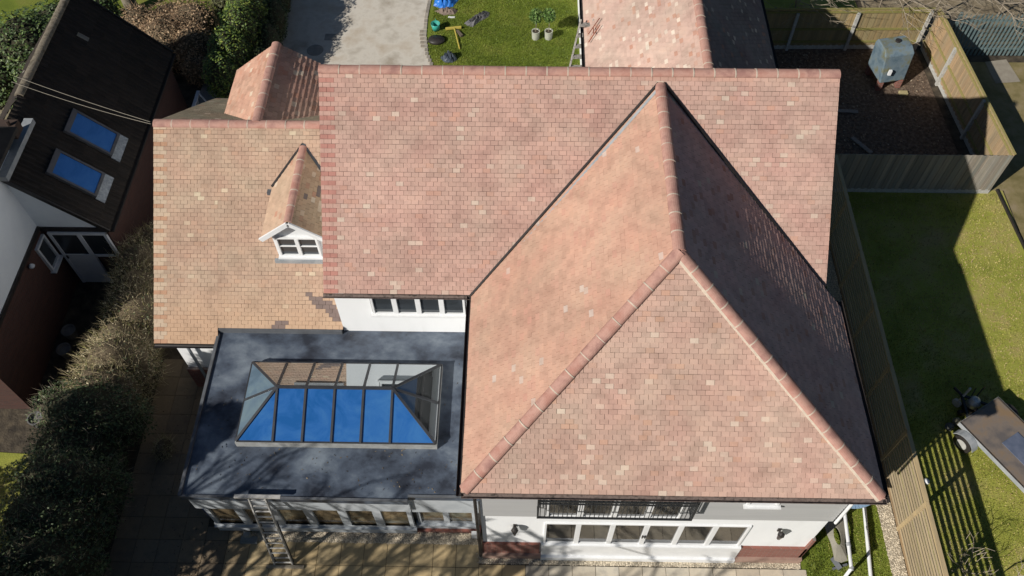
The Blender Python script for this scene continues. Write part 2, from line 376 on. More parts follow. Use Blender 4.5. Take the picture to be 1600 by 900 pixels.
def ridge(name, p, q, parent, r=.125, seg=.45, flat=.75, edge=True, mi=0, phase=0.):
    """half-round ridge or hip tiles laid from p to q, bedded on mortar"""
    p = Vector(p); q = Vector(q); d = (q - p); Lg = d.length; d.normalize()
    side = d.cross(Vector((0, 0, 1))).normalized(); up = side.cross(d).normalized(); mb = MB(); n = 10
    k = max(1, round(Lg / seg)); s = Lg / k
    def arch(a, b, rad, lift, mi, drop=.0):
        vs = []
        for e in (a, b):
            for i in range(n + 1):
                t = math.pi * i / n; vs.append(e + side * math.cos(t) * rad + up * (math.sin(t) * rad * flat + lift - drop * abs(math.cos(t))))
        fs = [(i, n + 1 + i, n + 2 + i, i + 1) for i in range(n)]
        base = len(vs); fs.append(tuple(range(n + 1))[::-1]); fs.append(tuple(range(n + 1, 2 * n + 2)))
        fs.append((0, n, 2 * n + 1, n + 1)); mb.add(vs, fs, mi)
    for i in range(k):
        j = random.uniform(-.004, .004)
        arch(p + d * (i * s + .008), p + d * ((i + 1) * s - .008), r + j, -.045 + j, 0)
        if i: arch(p + d * (i * s - .013), p + d * (i * s + .013), r + .0035, -.043, 1)
    if edge: arch(p + d * .01, q - d * .01, r + .018, -.085, 1)
    return mb.build(name, [RIDGE, MORTAR], parent, smooth=False)

# ------------------------------------------------------------------ the house
H = thing('detached_house', 'large detached house with pink clay tiled roofs, white walls and glass roof lantern', 'house', (4, 0, 0))
L_, RZ, EZ, EY = 11.165, 8.236, 4.9, -3.589
XW, YW, WZ, XL, XR, FY = 7.35, -4.67, 8.085, 3.31, 11.456, -8.175
tW0 = -(RZ - WZ) / .929
ft = tiles('main_roof', [(0, EY, EZ), (L_, EY, EZ), (L_, 0, RZ), (0, 0, RZ)], main_pal, H)
tiles('main_roof', [(L_, -EY, EZ), (0, -EY, EZ), (0, 0, RZ), (L_, 0, RZ)], PINK, H)
ridge('ridge_tiles', (0, 0, RZ), (L_, 0, RZ), ft, edge=False)
wl = tiles('wing_roof', [(XL, EY, EZ), (XL, FY, EZ), (XW, YW, WZ), (XW, tW0, WZ)], ORNG, H)
wr = tiles('wing_roof', [(XR, FY, EZ), (XR, EY - .2, EZ), (XW, tW0, WZ), (XW, YW, WZ)], pal((.60, .39, .33), .04, .01, .08, seed=3), H, th=.011)
wf = tiles('wing_roof', [(XL, FY, EZ), (XR, FY, EZ), (XW, YW, WZ)], BUFF, H)
ridge('ridge_tiles', (XW, tW0 - .05, WZ), (XW, YW, WZ), wl, edge=False)
ridge('hip_tiles', (XW, YW, WZ + .005), (XL + .03, FY + .03, EZ + .03), wf, edge=False)
ridge('hip_tiles', (XW, YW, WZ + .005), (XR - .03, FY + .03, EZ + .03), wf)
# valleys
def valley(a, b, par, w=.11):
    a = Vector(a); b = Vector(b)
    MB().beam(a + Vector((0, 0, .02)), b + Vector((0, 0, .02)), w, .03).build('valley_gutter', BLACK, par)
    d = Vector((.06 if a.x < b.x or True else 0, 0, 0))
valley((XL - .02, EY - .03, EZ), (XW - .05, tW0 - .05, WZ), wl, .05)
MB().beam((XL + .10, EY - .12, EZ + .03), (XW - .02, tW0 - .16, WZ + .01), .06, .03).build('valley_lead', LEADL, wl)
valley((XR - .1, EY - .1, EZ + .03), (XW + .06, tW0 - .05, WZ), wr, .06)
# lower left roof
GX, GY, GZ, GE, GEZ = -4.55, .66, 5.9, -3.68, 2.73
sl = (GZ - GEZ) / (GY - GE)
cut = -3.36; cz = GEZ + (cut - GE) * sl
lo1 = tiles('lower_roof', [(GX, GE, GEZ), (-2.98, GE, GEZ), (-2.98, GY, GZ), (GX, GY, GZ)], tan_pal, H)
tiles('lower_roof', [(-2.98, cut, cz), (.08, cut, cz), (.08, GY, GZ), (-2.98, GY, GZ)], tanr_pal, H)
tiles('lower_roof', [(.05, 4.2, GZ - (4.2 - GY) * sl), (GX, 4.2, GZ - (4.2 - GY) * sl), (GX, GY, GZ), (.05, GY, GZ)], pal((.36, .30, .21), .02, .02), H)
ridge('ridge_tiles', (GX, GY, GZ), (.05, GY, GZ), lo1, edge=False)
# rear wing roof
rx, rz_, ry1 = -2.05, 5.93, 3.55
rl = tiles('rear_wing_roof', [(-3.33, ry1, 4.98), (-3.33, .75, 4.98), (rx, .75, rz_), (rx, ry1, rz_)], pal((.52, .315, .23), .05, .05, seed=50), H)
tiles('rear_wing_roof', [(.05, .75, 4.50), (.05, ry1, 4.50), (rx, ry1, rz_), (rx, .75, rz_)], pal((.48, .30, .23), .05, .03, seed=51), H, th=.02, gauge=.13)
ridge('ridge_tiles', (rx, .66, rz_), (rx, ry1, rz_), rl, edge=False)
# rear garage wing
gx, gz_ = 8.97, 6.4
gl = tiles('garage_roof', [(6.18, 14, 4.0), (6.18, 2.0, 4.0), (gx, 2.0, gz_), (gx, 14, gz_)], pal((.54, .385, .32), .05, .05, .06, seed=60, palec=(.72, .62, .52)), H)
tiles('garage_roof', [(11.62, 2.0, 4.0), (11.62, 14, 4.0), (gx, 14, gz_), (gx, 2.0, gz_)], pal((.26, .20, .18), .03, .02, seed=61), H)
ridge('ridge_tiles', (gx, 1.9, gz_), (gx, 14, gz_), gl, edge=False)
# walls
def yz(prof, x0, x1, name, m): return MB().prism([(x0, y, z) for y, z in prof], (x1 - x0, 0, 0)).build(name, m, H)
def xz(prof, y0, y1, name, m): return MB().prism([(x, y0, z) for x, z in prof], (0, y1 - y0, 0)).build(name, m, H)
yz([(-3.29, 0), (-3.29, 4.95), (0, 7.98), (3.29, 4.95), (3.29, 0)], .08, 11.05, 'main_wall', RENDER)
ww = MB().box((3.6, -6.6, 0), (11.12, -3.0, 4.78)).box((3.6, -7.84, 0), (5.0, -6.6, 4.78)).box((9.54, -7.84, 0), (11.12, -6.6, 4.78)).box((5.0, -7.84, 0), (9.54, -6.6, .92)).box((5.0, -7.84, 2.33), (9.54, -6.6, 2.74)).box((7.9, -7.84, 2.74), (9.54, -6.6, 4.78)).box((5.0, -7.84, 4.6), (7.9, -6.6, 4.78))
ww.build('wing_wall', RENDER, H)
ROOM = mat('room_wall', (.66, .62, .54), (.72, .69, .62), (.50, .46, .40), scale=2)
FLO = mat('oak_floor', (.30, .235, .15), (.38, .31, .22), scale=3, stretch=(1, 6, 1), rough=.4)
MB().box((5.01, -6.64, .93), (9.53, -6.61, 2.32)).box((5.01, -6.64, 2.75), (7.89, -6.61, 4.59)).build('room_wall', ROOM, H)
MB().box((5.01, -7.78, .925), (9.53, -6.65, .935)).box((5.01, -7.78, 2.745), (7.89, -6.65, 2.755)).build('room_floor', FLO, H)
def curtain(x0, x1, y, z0, z1):
    mb = MB(); n = 26; vs = []
    for z in (z0, (z0 + z1) / 2, z1):
        g = .72 if z == (z0 + z1) / 2 else 1
        for i in range(n + 1):
            t = i / n; x = x0 + (x1 - x0) * (.5 + (t - .5) * g); vs.append((x, y + .045 * math.sin(t * 38) + .02 * math.sin(t * 11), z))
    mb.add(vs, [(k * (n + 1) + i, k * (n + 1) + i + 1, (k + 1) * (n + 1) + i + 1, (k + 1) * (n + 1) + i) for k in (0, 1) for i in range(n)])
    mb.build('curtain', mat('pale_curtain', (.72, .74, .72), (.60, .62, .60), scale=6, stretch=(6, 1, .4)), H)
for a_, b_ in ((6.0, 6.45), (7.75, 8.1), (8.2, 8.45), (9.2, 9.5)): curtain(a_, b_, -7.55, .95, 2.31)
for a_, b_ in ((5.05, 5.3), (7.55, 7.85)): curtain(a_, b_, -7.55, 2.77, 4.58)
MB().box((6.9, -7.2, .94), (7.7, -6.9, 1.35)).build('sofa', mat('sofa_cloth', (.30, .33, .32), (.22, .25, .25)), H)
yz([(-3.35, 0), (-3.35, 2.74), (GY, 5.65), (3.9, 3.3), (3.9, 0)], -4.33, .06, 'lower_wall', RENDER)
xz([(-3.1, 0), (-3.1, 4.8), (rx, 5.65), (.05, 4.2), (.05, 0)], .9, 3.4, 'rear_wing_wall', RENDER)
xz([(6.4, 0), (6.4, 3.95), (gx, 6.15), (11.4, 3.95), (11.4, 0)], 2.5, 13.7, 'garage_wall', RENDER)
# upper cladding on the wing
mb = MB(); BOARD = mat('grey_board', (.40, .40, .40), (.365, .365, .365), scale=1.2, rough=.6, stretch=(.5, 1, 6))
z = 2.76; mc = MB()
while z < 4.72:
    segs = [(3.66, 5.0), (7.92, 9.08), (9.78, 11.17)] if z > 3.55 else [(3.66, 5.0), (7.92, 11.17)]
    for a, b in segs:
        mb.add([(a, -7.885, z), (b, -7.885, z), (b, -7.868, z + .128), (a, -7.868, z + .128), (a, -7.84, z), (b, -7.84, z), (b, -7.84, z + .128), (a, -7.84, z + .128)],
            [(0, 1, 2, 3), (0, 4, 5, 1), (3, 2, 6, 7), (0, 3, 7, 4), (1, 5, 6, 2)])
    mc.box((11.12, -7.8, z), (11.165, -3.6, z + .128))
    z += .13
mb.build('board_cladding', BOARD, H); mc.build('board_cladding', BOARD, H)
# plinths
for a, b in ((3.58, 4.93), (9.62, 11.16)):
    MB().box((a, -7.9, 0), (b, -7.82, .88)).build('brick_plinth', BRICKR, H)
    MB().box((a - .01, -7.97, 0), (b + .03, -7.86, .24)).build('plinth_step', mat('pink_kerb', (.38, .26, .21), (.30, .2, .16), scale=7), H)
MB().box((11.1, -7.9, 0), (11.17, -3.6, 1.5)).build('brick_plinth', BRICKR, H)
MB().box((-4.36, -3.44, 0), (-2.8, -3.38, .98)).build('brick_plinth', BRICKR, H)
# eaves: soffit, fascia, gutter
def eaves(a, b, out, name='gutter', m=GUTTER, drop=.03):
    a = Vector(a); b = Vector(b); o = Vector(out)
    mb = MB(); c0 = a + o * .05 + Vector((0, 0, -drop)); c1 = b + o * .05 + Vector((0, 0, -drop)); n = 8; vs = []
    d = (b - a).normalized()
    for e in (c0, c1):
        for i in range(n + 1):
            t = math.pi * (1 + i / n); vs.append(e + o * math.cos(t) * .055 + Vector((0, 0, math.sin(t) * .055)))
        for i in range(n + 1):
            t = math.pi * (2 - i / n); vs.append(e + o * math.cos(t) * .045 + Vector((0, 0, math.sin(t) * .045)))
    k = 2 * (n + 1)
    mb.add(vs, [(i, (i + 1) % k, k + (i + 1) % k, k + i) for i in range(k)])
    g = mb.build(name, m, H)
    MB().beam(a - o * .01 + Vector((0, 0, -.12)), b - o * .01 + Vector((0, 0, -.12)), .03, .15).build('fascia', BLACK, g)
    return g
eaves((-.02, EY, EZ), (XL, EY, EZ), (0, -1, 0))
eaves((XL, FY, EZ), (XR + .05, FY, EZ), (0, -1, 0))
eaves((XL, EY, EZ), (XL, FY - .05, EZ), (-1, 0, 0), m=BLACK)
eaves((XR, FY - .05, EZ), (XR, EY, EZ), (1, 0, 0), m=BLACK)
eaves((GX, GE, GEZ), (-3.0, GE, GEZ), (0, -1, 0), m=BLACK)
eaves((6.18, 2.6, 4.0), (6.18, 14, 4.0), (-1, 0, 0), m=BLACK)
eaves((11.62, 2.6, 4.0), (11.62, 14, 4.0), (1, 0, 0), m=BLACK)
MB().box((XL + .02, FY + .03, 4.74), (XR - .02, -7.83, 4.78)).box((XL + .02, -7.8, 4.742), (3.61, EY, 4.782)).box((11.1, -7.8, 4.742), (XR - .02, EY, 4.782)).build('soffit', BLACK, H)
# windows helper: frame plane facing -y at y, from x0..x1, z0..z1 with n lights
def window(name, x0, x1, z0, z1, y, n, fr=.05, bar=.05, tr=None, sill=True, gm=GLASSW, fm=UPVC, parent=None, dy=.06, axis='y'):
    w = MB()
    w.box((x0, y - .03, z0), (x1, y + dy, z0 + fr)).box((x0, y - .03, z1 - fr), (x1, y + dy, z1))
    st = (x1 - x0) / n
    for i in range(n + 1):
        b = fr if i in (0, n) else bar
        cx = x0 + st * i; a = max(x0, cx - b / 2) if i else x0; c = min(x1, cx + b / 2) if i < n else x1
        if i == 0: c = x0 + fr
        if i == n: a = x1 - fr
        w.box((a, y - .034, z0 + fr - .001), (c, y + dy - .004, z1 - fr + .001))
    if tr:
        for i in range(n): w.box((x0 + st * i + bar / 2, y - .022, tr - .012), (x0 + st * (i + 1) - bar / 2, y + dy - .01, tr + .012))
    f = w.build(name, fm, parent or H, bevel=.004)
    pp = f if (parent is None) else parent
    for i in range(n):
        MB().box((x0 + st * i + .02, y + .012, z0 + .02), (x0 + st * (i + 1) - .02, y + .02, z1 - .02)).build('glass_pane', gm, pp)
    if sill: MB().box((x0 - .05, y - .09, z0 - .045), (x1 + .05, y + .02, z0 - .002)).build('window_sill', fm, pp)
    return f
# main wall upper window (four lights)
MB().box((.90, -3.296, 3.6), (3.13, -3.25, 4.72)).build('window_reveal', BLACK, H)
window('upper_window', .92, 3.11, 3.65, 4.7, -3.31, 4, .05, .12, tr=4.32, gm=GLASSD)
# folding doors
fd = window('folding_doors', 5.0, 9.54, .93, 2.32, -7.85, 6, .05, .11, sill=False, gm=DOORG)
MB().box((4.96, -7.93, 0), (9.6, -7.83, .93)).box((4.96, -7.99, 0), (9.6, -7.93, .2)).build('door_threshold', UPVC, H)
for x in (7.23, 7.29): MB().box((x - .012, -7.915, 1.5), (x + .012, -7.885, 1.64)).build('door_handle', BLACK, fd)
# curtains seen as pale folds behind the doors
CURT = mat('pale_curtain', (.42, .43, .40), (.30, .31, .29), scale=6, stretch=(6, 1, .4))
# upper french doors
ud = window('balcony_doors', 5.02, 7.9, 2.74, 4.6, -7.86, 4, .06, .13, sill=False, gm=DOORG)
window('upper_window', 9.1, 9.76, 3.7, 4.6, -7.88, 1, .06, .05, gm=GLASSD)
# juliet balcony
jb = MB().box((4.80, -8.13, 3.35), (8.02, -8.09, 3.39)).box((4.80, -8.13, 4.30), (8.02, -8.09, 4.335)).box((4.80, -8.125, 4.16), (8.02, -8.095, 4.185))
for x in (4.82, 8.0):
    jb.box((x - .02, -8.13, 3.35), (x + .02, -8.09, 4.38))
    for zz in (3.37, 4.17, 4.32): jb.box((x - .015, -8.09, zz - .015), (x + .015, -7.84, zz + .015))
    for yy in (-8.03, -7.97, -7.91): jb.box((x - .007, yy - .007, 3.37), (x + .007, yy + .007, 4.32))
jbo = jb.build('juliet_balcony', IRON, H)
bars = MB(); k = 0
for i in range(34):
    x = 4.82 + (i + .5) * 3.18 / 34; bars = MB(); bars.tube((x, -8.11, 3.38), (x, -8.11, 4.36), .0085, n=6)
    bars.tube((x, -8.11, 4.36), (x, -8.11, 4.40), .016, .002, n=6); bars.build('bar', IRON, jbo)
# wall lamps
def wall_lamp(x):
    o = MB().box((x - .035, -7.87, 2.0), (x + .035, -7.84, 2.14)).tube((x, -7.86, 2.1), (x, -7.97, 2.16), .012).build('wall_lamp', BLACK, H)
    MB().lathe((x, -7.99, 2.16), [(.085, 0), (.06, .05), (.015, .075)], 6).build('lamp_cap', BLACK, o)
    MB().lathe((x, -7.99, 1.9), [(.04, 0), (.075, .25)], 6).build('lamp_glass', GLASSD, o)
wall_lamp(4.34); wall_lamp(10.2)
# dormer
dm = MB()
DX0, DX1, DXc, DZe, DZr, DY = -1.65, -.17, -.91, 4.99, 5.6, -2.12
DM = bpy.data.objects.new('dormer', None); COL.objects.link(DM); DM.parent = H; DM.location = (DXc - 4, -2, 4)
def roof_y(z): return GE + (z - GEZ) / sl
dpal = pal((.44, .31, .21), .05, .03, .08, seed=70)
def dpal_r(r, c, u, v, rnd, rows):
    if (r == 3 and 6 <= int(c) <= 7) or (r == 6 and int(c) == 5): return (.20, .16, .145)
    return dpal(r, c, u, v, rnd, rows)
tiles('dormer_roof', [(DX0, roof_y(DZe), DZe), (DX0, DY, DZe), (DXc, DY, DZr), (DXc, roof_y(DZr), DZr)], pal((.50, .35, .25), .04, .03, .06, seed=71), DM)
tiles('dormer_roof', [(DX1, DY, DZe), (DX1, roof_y(DZe), DZe), (DXc, roof_y(DZr), DZr), (DXc, DY, DZr)], dpal_r, DM)
ridge('dormer_ridge', (DXc, roof_y(DZr) - .03, DZr), (DXc, DY, DZr), DM, r=.095, edge=False)
MB().beam((DX0 - .01, roof_y(DZe), DZe + .02), (DXc, roof_y(DZr) + .03, DZr + .02), .06, .03).build('dormer_flashing', BLACK, DM)
MB().beam((DX1 + .01, roof_y(DZe), DZe + .02), (DXc, roof_y(DZr) + .03, DZr + .02), .07, .03).box((DX0 - .12, roof_y(DZe) - .16, roof_y(DZe) * 0 + DZe - .17), (DX0 + .02, roof_y(DZe) + .02, DZe - .03)).build('dormer_flashing', LEAD, DM)
fy = -1.95
MB().prism([(-1.47, fy, 3.9), (-.35, fy, 3.9), (-.35, fy, 5.0), (DXc, fy, 5.45), (-1.47, fy, 5.0)], (0, 2.2, 0)).build('dormer_wall', UPVC, DM)
bb = MB()
for xe in (DX0 - .02, DX1 + .02):
    bb.beam((xe, DY - .02, DZe - .07), (DXc, DY - .02, DZr - .07), .04, .12, up=(0, 0, 1))
bb.build('bargeboard', UPVC, DM)
window('dormer_window', -1.40, -.40, 4.12, 4.84, fy - .035, 2, .05, .09, tr=4.5, parent=DM, gm=GLASSD)
MB().box((-1.55, fy - .16, 3.955), (-.25, fy - .08, 4.06)).build('dormer_apron', LEADL, DM)
# orangery: flat roof, fascia, frames
FZ = 2.8
MEMB = mat('roof_membrane', (.028, .033, .046), (.080, .100, .135), (.19, .225, .265), scale=1.0, detail=14, rough=.42, bump=.12, bscale=10, lo=.36, hi=.68, mid=.5, spec=.5, rot=(0, 0, .5), stretch=(1, 1.3, 1), dist=.1)
fr_poly = [(-3.0, -7.56), (2.0, -7.6), (2.0, -7.49), (3.62, -7.49), (3.62, -3.28), (.05, -3.28), (.05, -3.30), (-3.0, -3.30)]
rs = np.random.RandomState(91); nl = 260; Pl = np.stack([rs.uniform(-2.8, 3.1, nl), -7.4 + np.abs(rs.normal(0, 1.6, nl)).clip(0, 4), np.full(nl, 2.806)], 1)
Pl = Pl[~((Pl[:, 0] > -2.0) & (Pl[:, 0] < 2.6) & (Pl[:, 1] > -6.4) & (Pl[:, 1] < -4.2))]
ORO = MB().prism([(x, y, FZ - .22) for x, y in fr_poly], (0, 0, .22)).build('flat_roof', MEMB, H)
up_ = MB().beam((-2.98, -7.56, FZ + .02), (-2.98, -3.3, FZ + .02), .07, .07)
up_.beam((-3.0, -7.555, FZ + .012), (2.0, -7.59, FZ + .012), .05, .04).beam((2.0, -7.485, FZ + .012), (3.6, -7.485, FZ + .012), .05, .04)
up_.build('roof_kerb', LEAD, ORO)
MB().box((-2.97, -3.40, 2.80), (.05, -3.352, 2.945)).box((-2.97, -3.352, 2.80), (.05, -3.3, 2.87)).build('lead_upstand', LEAD, ORO)
mbf = MB().box((-2.93, -7.5, 1.86), (1.98, -7.40, 2.57)).box((1.98, -7.42, 1.62), (3.5, -7.25, 2.57)).box((-2.95, -7.4, 1.86), (-2.85, -3.45, 2.57))
mbf.build('orangery_fascia', PANELBL, H)
# orangery walls & frames
MB().box((-2.84, -7.36, 0), (3.5, -7.2, .12)).build('orangery_base', BRICKR, H)
MB().box((-2.9, -7.42, .10), (1.95, -7.36, .60)).build('orangery_sill_panel', PANELBL, H)
MB().box((1.95, -7.3, .14), (3.45, -7.22, .5)).build('orangery_sill_panel', PANELBL, H)
MB().box((1.95, -7.33, 0), (3.5, -7.24, .13)).build('brick_plinth', BRICKR, H)
window('orangery_window', -2.86, 1.93, .50, 1.88, -7.38, 6, .10, .20, sill=True, fm=PANELBL, gm=ORG)
window('orangery_window', 2.02, 3.4, .5, 1.64, -7.27, 2, .08, .14, sill=True, fm=PANELBL, gm=ORG)
MB().box((-2.86, -7.3, 0), (-2.8, -3.4, 2.6)).box((-2.8, -7.2, .1), (3.55, -7.1, 2.56)).build('orangery_inner_wall', mat('interior_dark', (.10, .09, .08), (.16, .14, .12), scale=2), H)
# side frame of lower wall : grey downpipe
MB().path([(-3.95, -3.46, 2.6), (-3.95, -3.46, .1)], .04).build('downpipe', mat('grey_pipe', (.30, .32, .34), (.24, .26, .28)), H)
MB().path([(3.52, -7.62, 4.85), (3.52, -7.62, 4.3), (3.52, -7.93, 3.9), (3.52, -7.93, .1)], .038).build('downpipe', BLACK, H)
MB().path([(XR + .02, FY - .05, 4.8), (11.2, -7.9, 4.5), (11.2, -7.93, 2.8)], .035).build('downpipe', UPVC, H)
MB().path([(3.28, -3.62, 4.84), (3.28, -3.4, 4.5), (3.22, -3.33, 2.85)], .035).build('downpipe', BLACK, H)
# roof lantern
LT = bpy.data.objects.new('roof_lantern', None); COL.objects.link(LT); LT.parent = H; LT.location = (.3 - 4, -5.3, 2.8)
x0, x1, y0, y1, zb = -1.93, 2.54, -6.33, -4.33, 3.0
ra, rb, ryy, rzz = -1.11, 1.52, -5.18, 3.40
A_, B_, C_, D_ = (x0, y0, zb), (x1, y0, zb), (x1, y1, zb), (x0, y1, zb); E_, F_ = (ra, ryy, rzz), (rb, ryy, rzz)
MB().box((x0 - .03, y0 - .05, 2.79), (x1 + .03, y0 + .03, zb - .01)).box((x0 - .03, y1 - .03, 2.79), (x1 + .03, y1 + .03, zb - .01)).box((x0 - .03, y0 + .03, 2.79), (x0 + .03, y1 - .03, zb - .01)).box((x1 - .03, y0 + .03, 2.79), (x1 + .03, y1 - .03, zb - .01)).build('lantern_kerb', mat('kerb_frame', (.34, .35, .35), (.22, .22, .21), scale=4), LT)
def lerp(a, b, t): return tuple(a[i] + (b[i] - a[i]) * t for i in range(3))
def pane(pts, gm=None):
    n = (Vector(pts[1]) - Vector(pts[0])).cross(Vector(pts[2]) - Vector(pts[0])).normalized()
    MB().prism([Vector(p) for p in pts], n * .012).build('glass_pane', gm or GLASSB, LT)
xs = [ra + (rb - ra) * i / 4 for i in range(5)]
def at_e(a, x, y): return (x, y, zb)
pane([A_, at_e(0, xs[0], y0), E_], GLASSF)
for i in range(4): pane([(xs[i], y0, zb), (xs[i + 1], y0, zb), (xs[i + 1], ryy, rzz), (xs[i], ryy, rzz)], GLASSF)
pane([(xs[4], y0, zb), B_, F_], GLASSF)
xb = [-1.12, -.58, -.02, .50, 1.05, 1.60]
xb2 = [ra + (rb - ra) * i / 4 for i in range(5)]
pane([(xs[0] - .0, y1, zb), D_, E_])
for i in range(4): pane([(xs[i + 1], y1, zb), (xs[i], y1, zb), (xs[i], ryy, rzz), (xs[i + 1], ryy, rzz)])
pane([C_, (xs[4], y1, zb), F_])
pane([D_, (x0, -5.33, zb), E_], GLASSP); pane([(x0, -5.33, zb), A_, E_], GLASSP)
pane([B_, (x1, -5.33, zb), F_]); pane([(x1, -5.33, zb), C_, F_])
gb = MB()
def br(a, b, w=.05): 
    a = Vector(a) + Vector((0, 0, .022)); b = Vector(b) + Vector((0, 0, .022)); gb.beam(a, b, w, .04)
br(E_, F_, .075)
for c, e in ((A_, E_), (D_, E_), (B_, F_), (C_, F_)): br(c, e, .06)
for x in xs: br((x, y0 - .02, zb), (x, ryy, rzz)); br((x, y1, zb), (x, ryy, rzz))
br((x0, -5.33, zb), E_); br((x1, -5.33, zb), F_)
for a, b in ((A_, B_), (B_, C_), (C_, D_), (D_, A_)): gb.beam(Vector(a) + Vector((0, 0, .0)), Vector(b) + Vector((0, 0, .0)), .06, .03)
gb.build('glazing_bars', ALU, LT)

# ------------------------------------------------------------------ neighbour's house
N = thing('neighbour_house', 'dark tiled neighbouring house in shade with two blue roof windows and white rendered walls', 'house', (-9, 2, 0))
DT = mat('dark_concrete_tile', (.9, .9, .9), (1.2, 1.1, 1.), scale=6, attr=True, rough=.75, bump=.4)
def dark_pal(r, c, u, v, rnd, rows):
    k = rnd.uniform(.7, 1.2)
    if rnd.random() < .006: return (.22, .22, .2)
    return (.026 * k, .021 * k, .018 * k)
nx, nr, nzr, nze = -6.76, -9.0, 4.9, 2.5
def corr(name, x0, z0, x1, z1, ya, yb, parent, step=.3, wave=.15):
    """profiled dark concrete tiles: courses of small rolls running down the slope"""
    mb = MB(); n = int(math.hypot(x1 - x0, z1 - z0) / step); d = Vector((x1 - x0, 0, z1 - z0)).normalized(); up = Vector((-d.z, 0, d.x))
    if up.z < 0: up = -up
    Ln = math.hypot(x1 - x0, z1 - z0); st = Ln / n; nw = int((yb - ya) / wave); w = (yb - ya) / nw
    for r in range(n):
        for i in range(nw):
            y = ya + i * w; c = dark_pal(r, i, 0, 0, random, n); b = Vector((x0, 0, z0)) + d * (r * st)
            prof = [(0, 0), (.12, .018), (.3, .03), (.5, .018), (.62, 0), (1, 0)]
            vs = []
            for (e, h) in ((b, .03), (b + d * st, .0)):
                for (t, hh) in prof: p = e + up * (hh + h); vs.append((p.x, y + t * w, p.z))
            vs += [(b.x, y, b.z), (b.x, y + w, b.z)]
            k = len(prof); mb.add(vs, [(j, j + 1, k + j + 1, k + j) for j in range(k - 1)] + [tuple([2 * k, 2 * k + 1] + list(range(k))[::-1])], 0, c)
    return mb.build(name, DT, parent, colattr=True)
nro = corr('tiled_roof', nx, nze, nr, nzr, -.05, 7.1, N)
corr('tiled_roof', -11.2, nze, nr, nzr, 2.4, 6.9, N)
NR = mat('mossy_ridge', (.14, .115, .085), (.22, .19, .145), (.10, .085, .06), scale=6, bump=.4)
rt = ridge('ridge_tiles', (nr, 2.6, nzr), (nr, 7.05, nzr), nro, r=.13, edge=False); rt.data.materials[0] = NR; rt.data.materials[1] = NR
MB().prism([(nx - .02, .02, nze - .1), (nr, .02, nzr - .12), (-11.1, .02, nze - .1)], (0, 6.9, 0)).build('roof_deck', UNDER, nro)
NW = mat('neighbour_render', (.80, .84, .88), (.74, .78, .83), scale=2)
MB().prism([(nx - .1, 0, 2.45), (nx - .1, 0, 2.5), (-8.95, 0, 4.7), (-8.95, 0, 2.45)], (0, 6.9, 0)).build('gable_wall', NW, N)
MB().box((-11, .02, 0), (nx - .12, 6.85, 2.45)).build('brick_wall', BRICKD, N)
MB().box((-18, -4.2, 2.6), (-8.7, .8, 5.15)).build('house_wall', NW, N)
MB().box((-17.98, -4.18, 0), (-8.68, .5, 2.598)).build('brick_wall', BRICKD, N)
MB().prism([(-18.4, -4.6, 5.15), (-8.35, -4.6, 5.15), (-8.35, 1.1, 5.15), (-18.4, 1.1, 5.15)], (0, 0, .1)).add([(-18.4, -4.6, 5.25), (-8.35, -4.6, 5.25), (-8.35, 1.1, 5.25), (-18.4, 1.1, 5.25), (-11, -1.75, 7.6), (-15.8, -1.75, 7.6)], [(0, 1, 4, 5), (1, 2, 4), (2, 3, 5, 4), (3, 0, 5)]).build('house_roof', mat('dark_slate', (.03, .027, .025), (.045, .04, .036), scale=5), N)
MB().box((nx - .02, -.02, 2.40), (nx + .09, 7.1, 2.47)).build('gutter', BLACK, N)
MB().beam((nx, -.07, 2.5), (-8.7, -.07, 4.6), .04, .12).build('bargeboard', BLACK, N); MB().beam((nx, 7.12, 2.5), (nr, 7.12, 4.9), .04, .12).build('bargeboard', BLACK, N)
MB().beam((-8.60, -.1, 4.62), (-8.60, 1.95, 4.62), .24, .16).build('lead_flashing', LEADL, N)
MB().box((-8.72, -.04, 2.42), (-6.8, .03, 2.58)).box((-8.72, -4.2, 2.5), (-8.64, -.02, 2.62)).build('fascia', BLACK, N)
# roof windows
def roof_window(yc):
    p = thing_part = bpy.data.objects.new('roof_window', None); COL.objects.link(p); p.parent = N; p.location = (-7.9 + 9, yc - 2, 3.6)
    d = Vector((nr - nx, 0, nzr - nze)).normalized(); up = Vector((-d.z, 0, d.x)); up = up if up.z > 0 else -up
    b = Vector((nx, yc, nze)) + d * .62
    def q(mb, a0, a1, w0, w1, h0, h1):
        vs = []
        for h in (h0, h1):
            for (a, w) in ((a0, w0), (a1, w0), (a1, w1), (a0, w1)):
                v = b + d * a + up * h; vs.append((v.x, yc + w, v.z))
        return mb.add(vs, [(0, 3, 2, 1), (4, 5, 6, 7), (0, 1, 5, 4), (1, 2, 6, 5), (2, 3, 7, 6), (3, 0, 4, 7)])
    m = MB(); q(m, 0, .08, -.42, .42, .0, .11); q(m, 1.22, 1.36, -.42, .42, 0, .11); q(m, .08, 1.22, -.42, -.36, 0, .11); q(m, .08, 1.22, .36, .42, 0, .11)
    m.build('window_frame', mat('grey_flashing', (.12, .12, .13), (.09, .09, .1)), p)
    m = MB(); q(m, .06, 1.24, -.37, .37, .06, .085); m.build('glass_pane', GLASSR, p)
    m = MB(); q(m, -.26, -.005, -.45, .45, .03, .055)
    m.build('lead_apron', mat('crinkled_lead', (.22, .24, .27), (.42, .45, .48), scale=9, rough=.5, bump=1., bscale=14), p)
roof_window(2.62); roof_window(1.12)
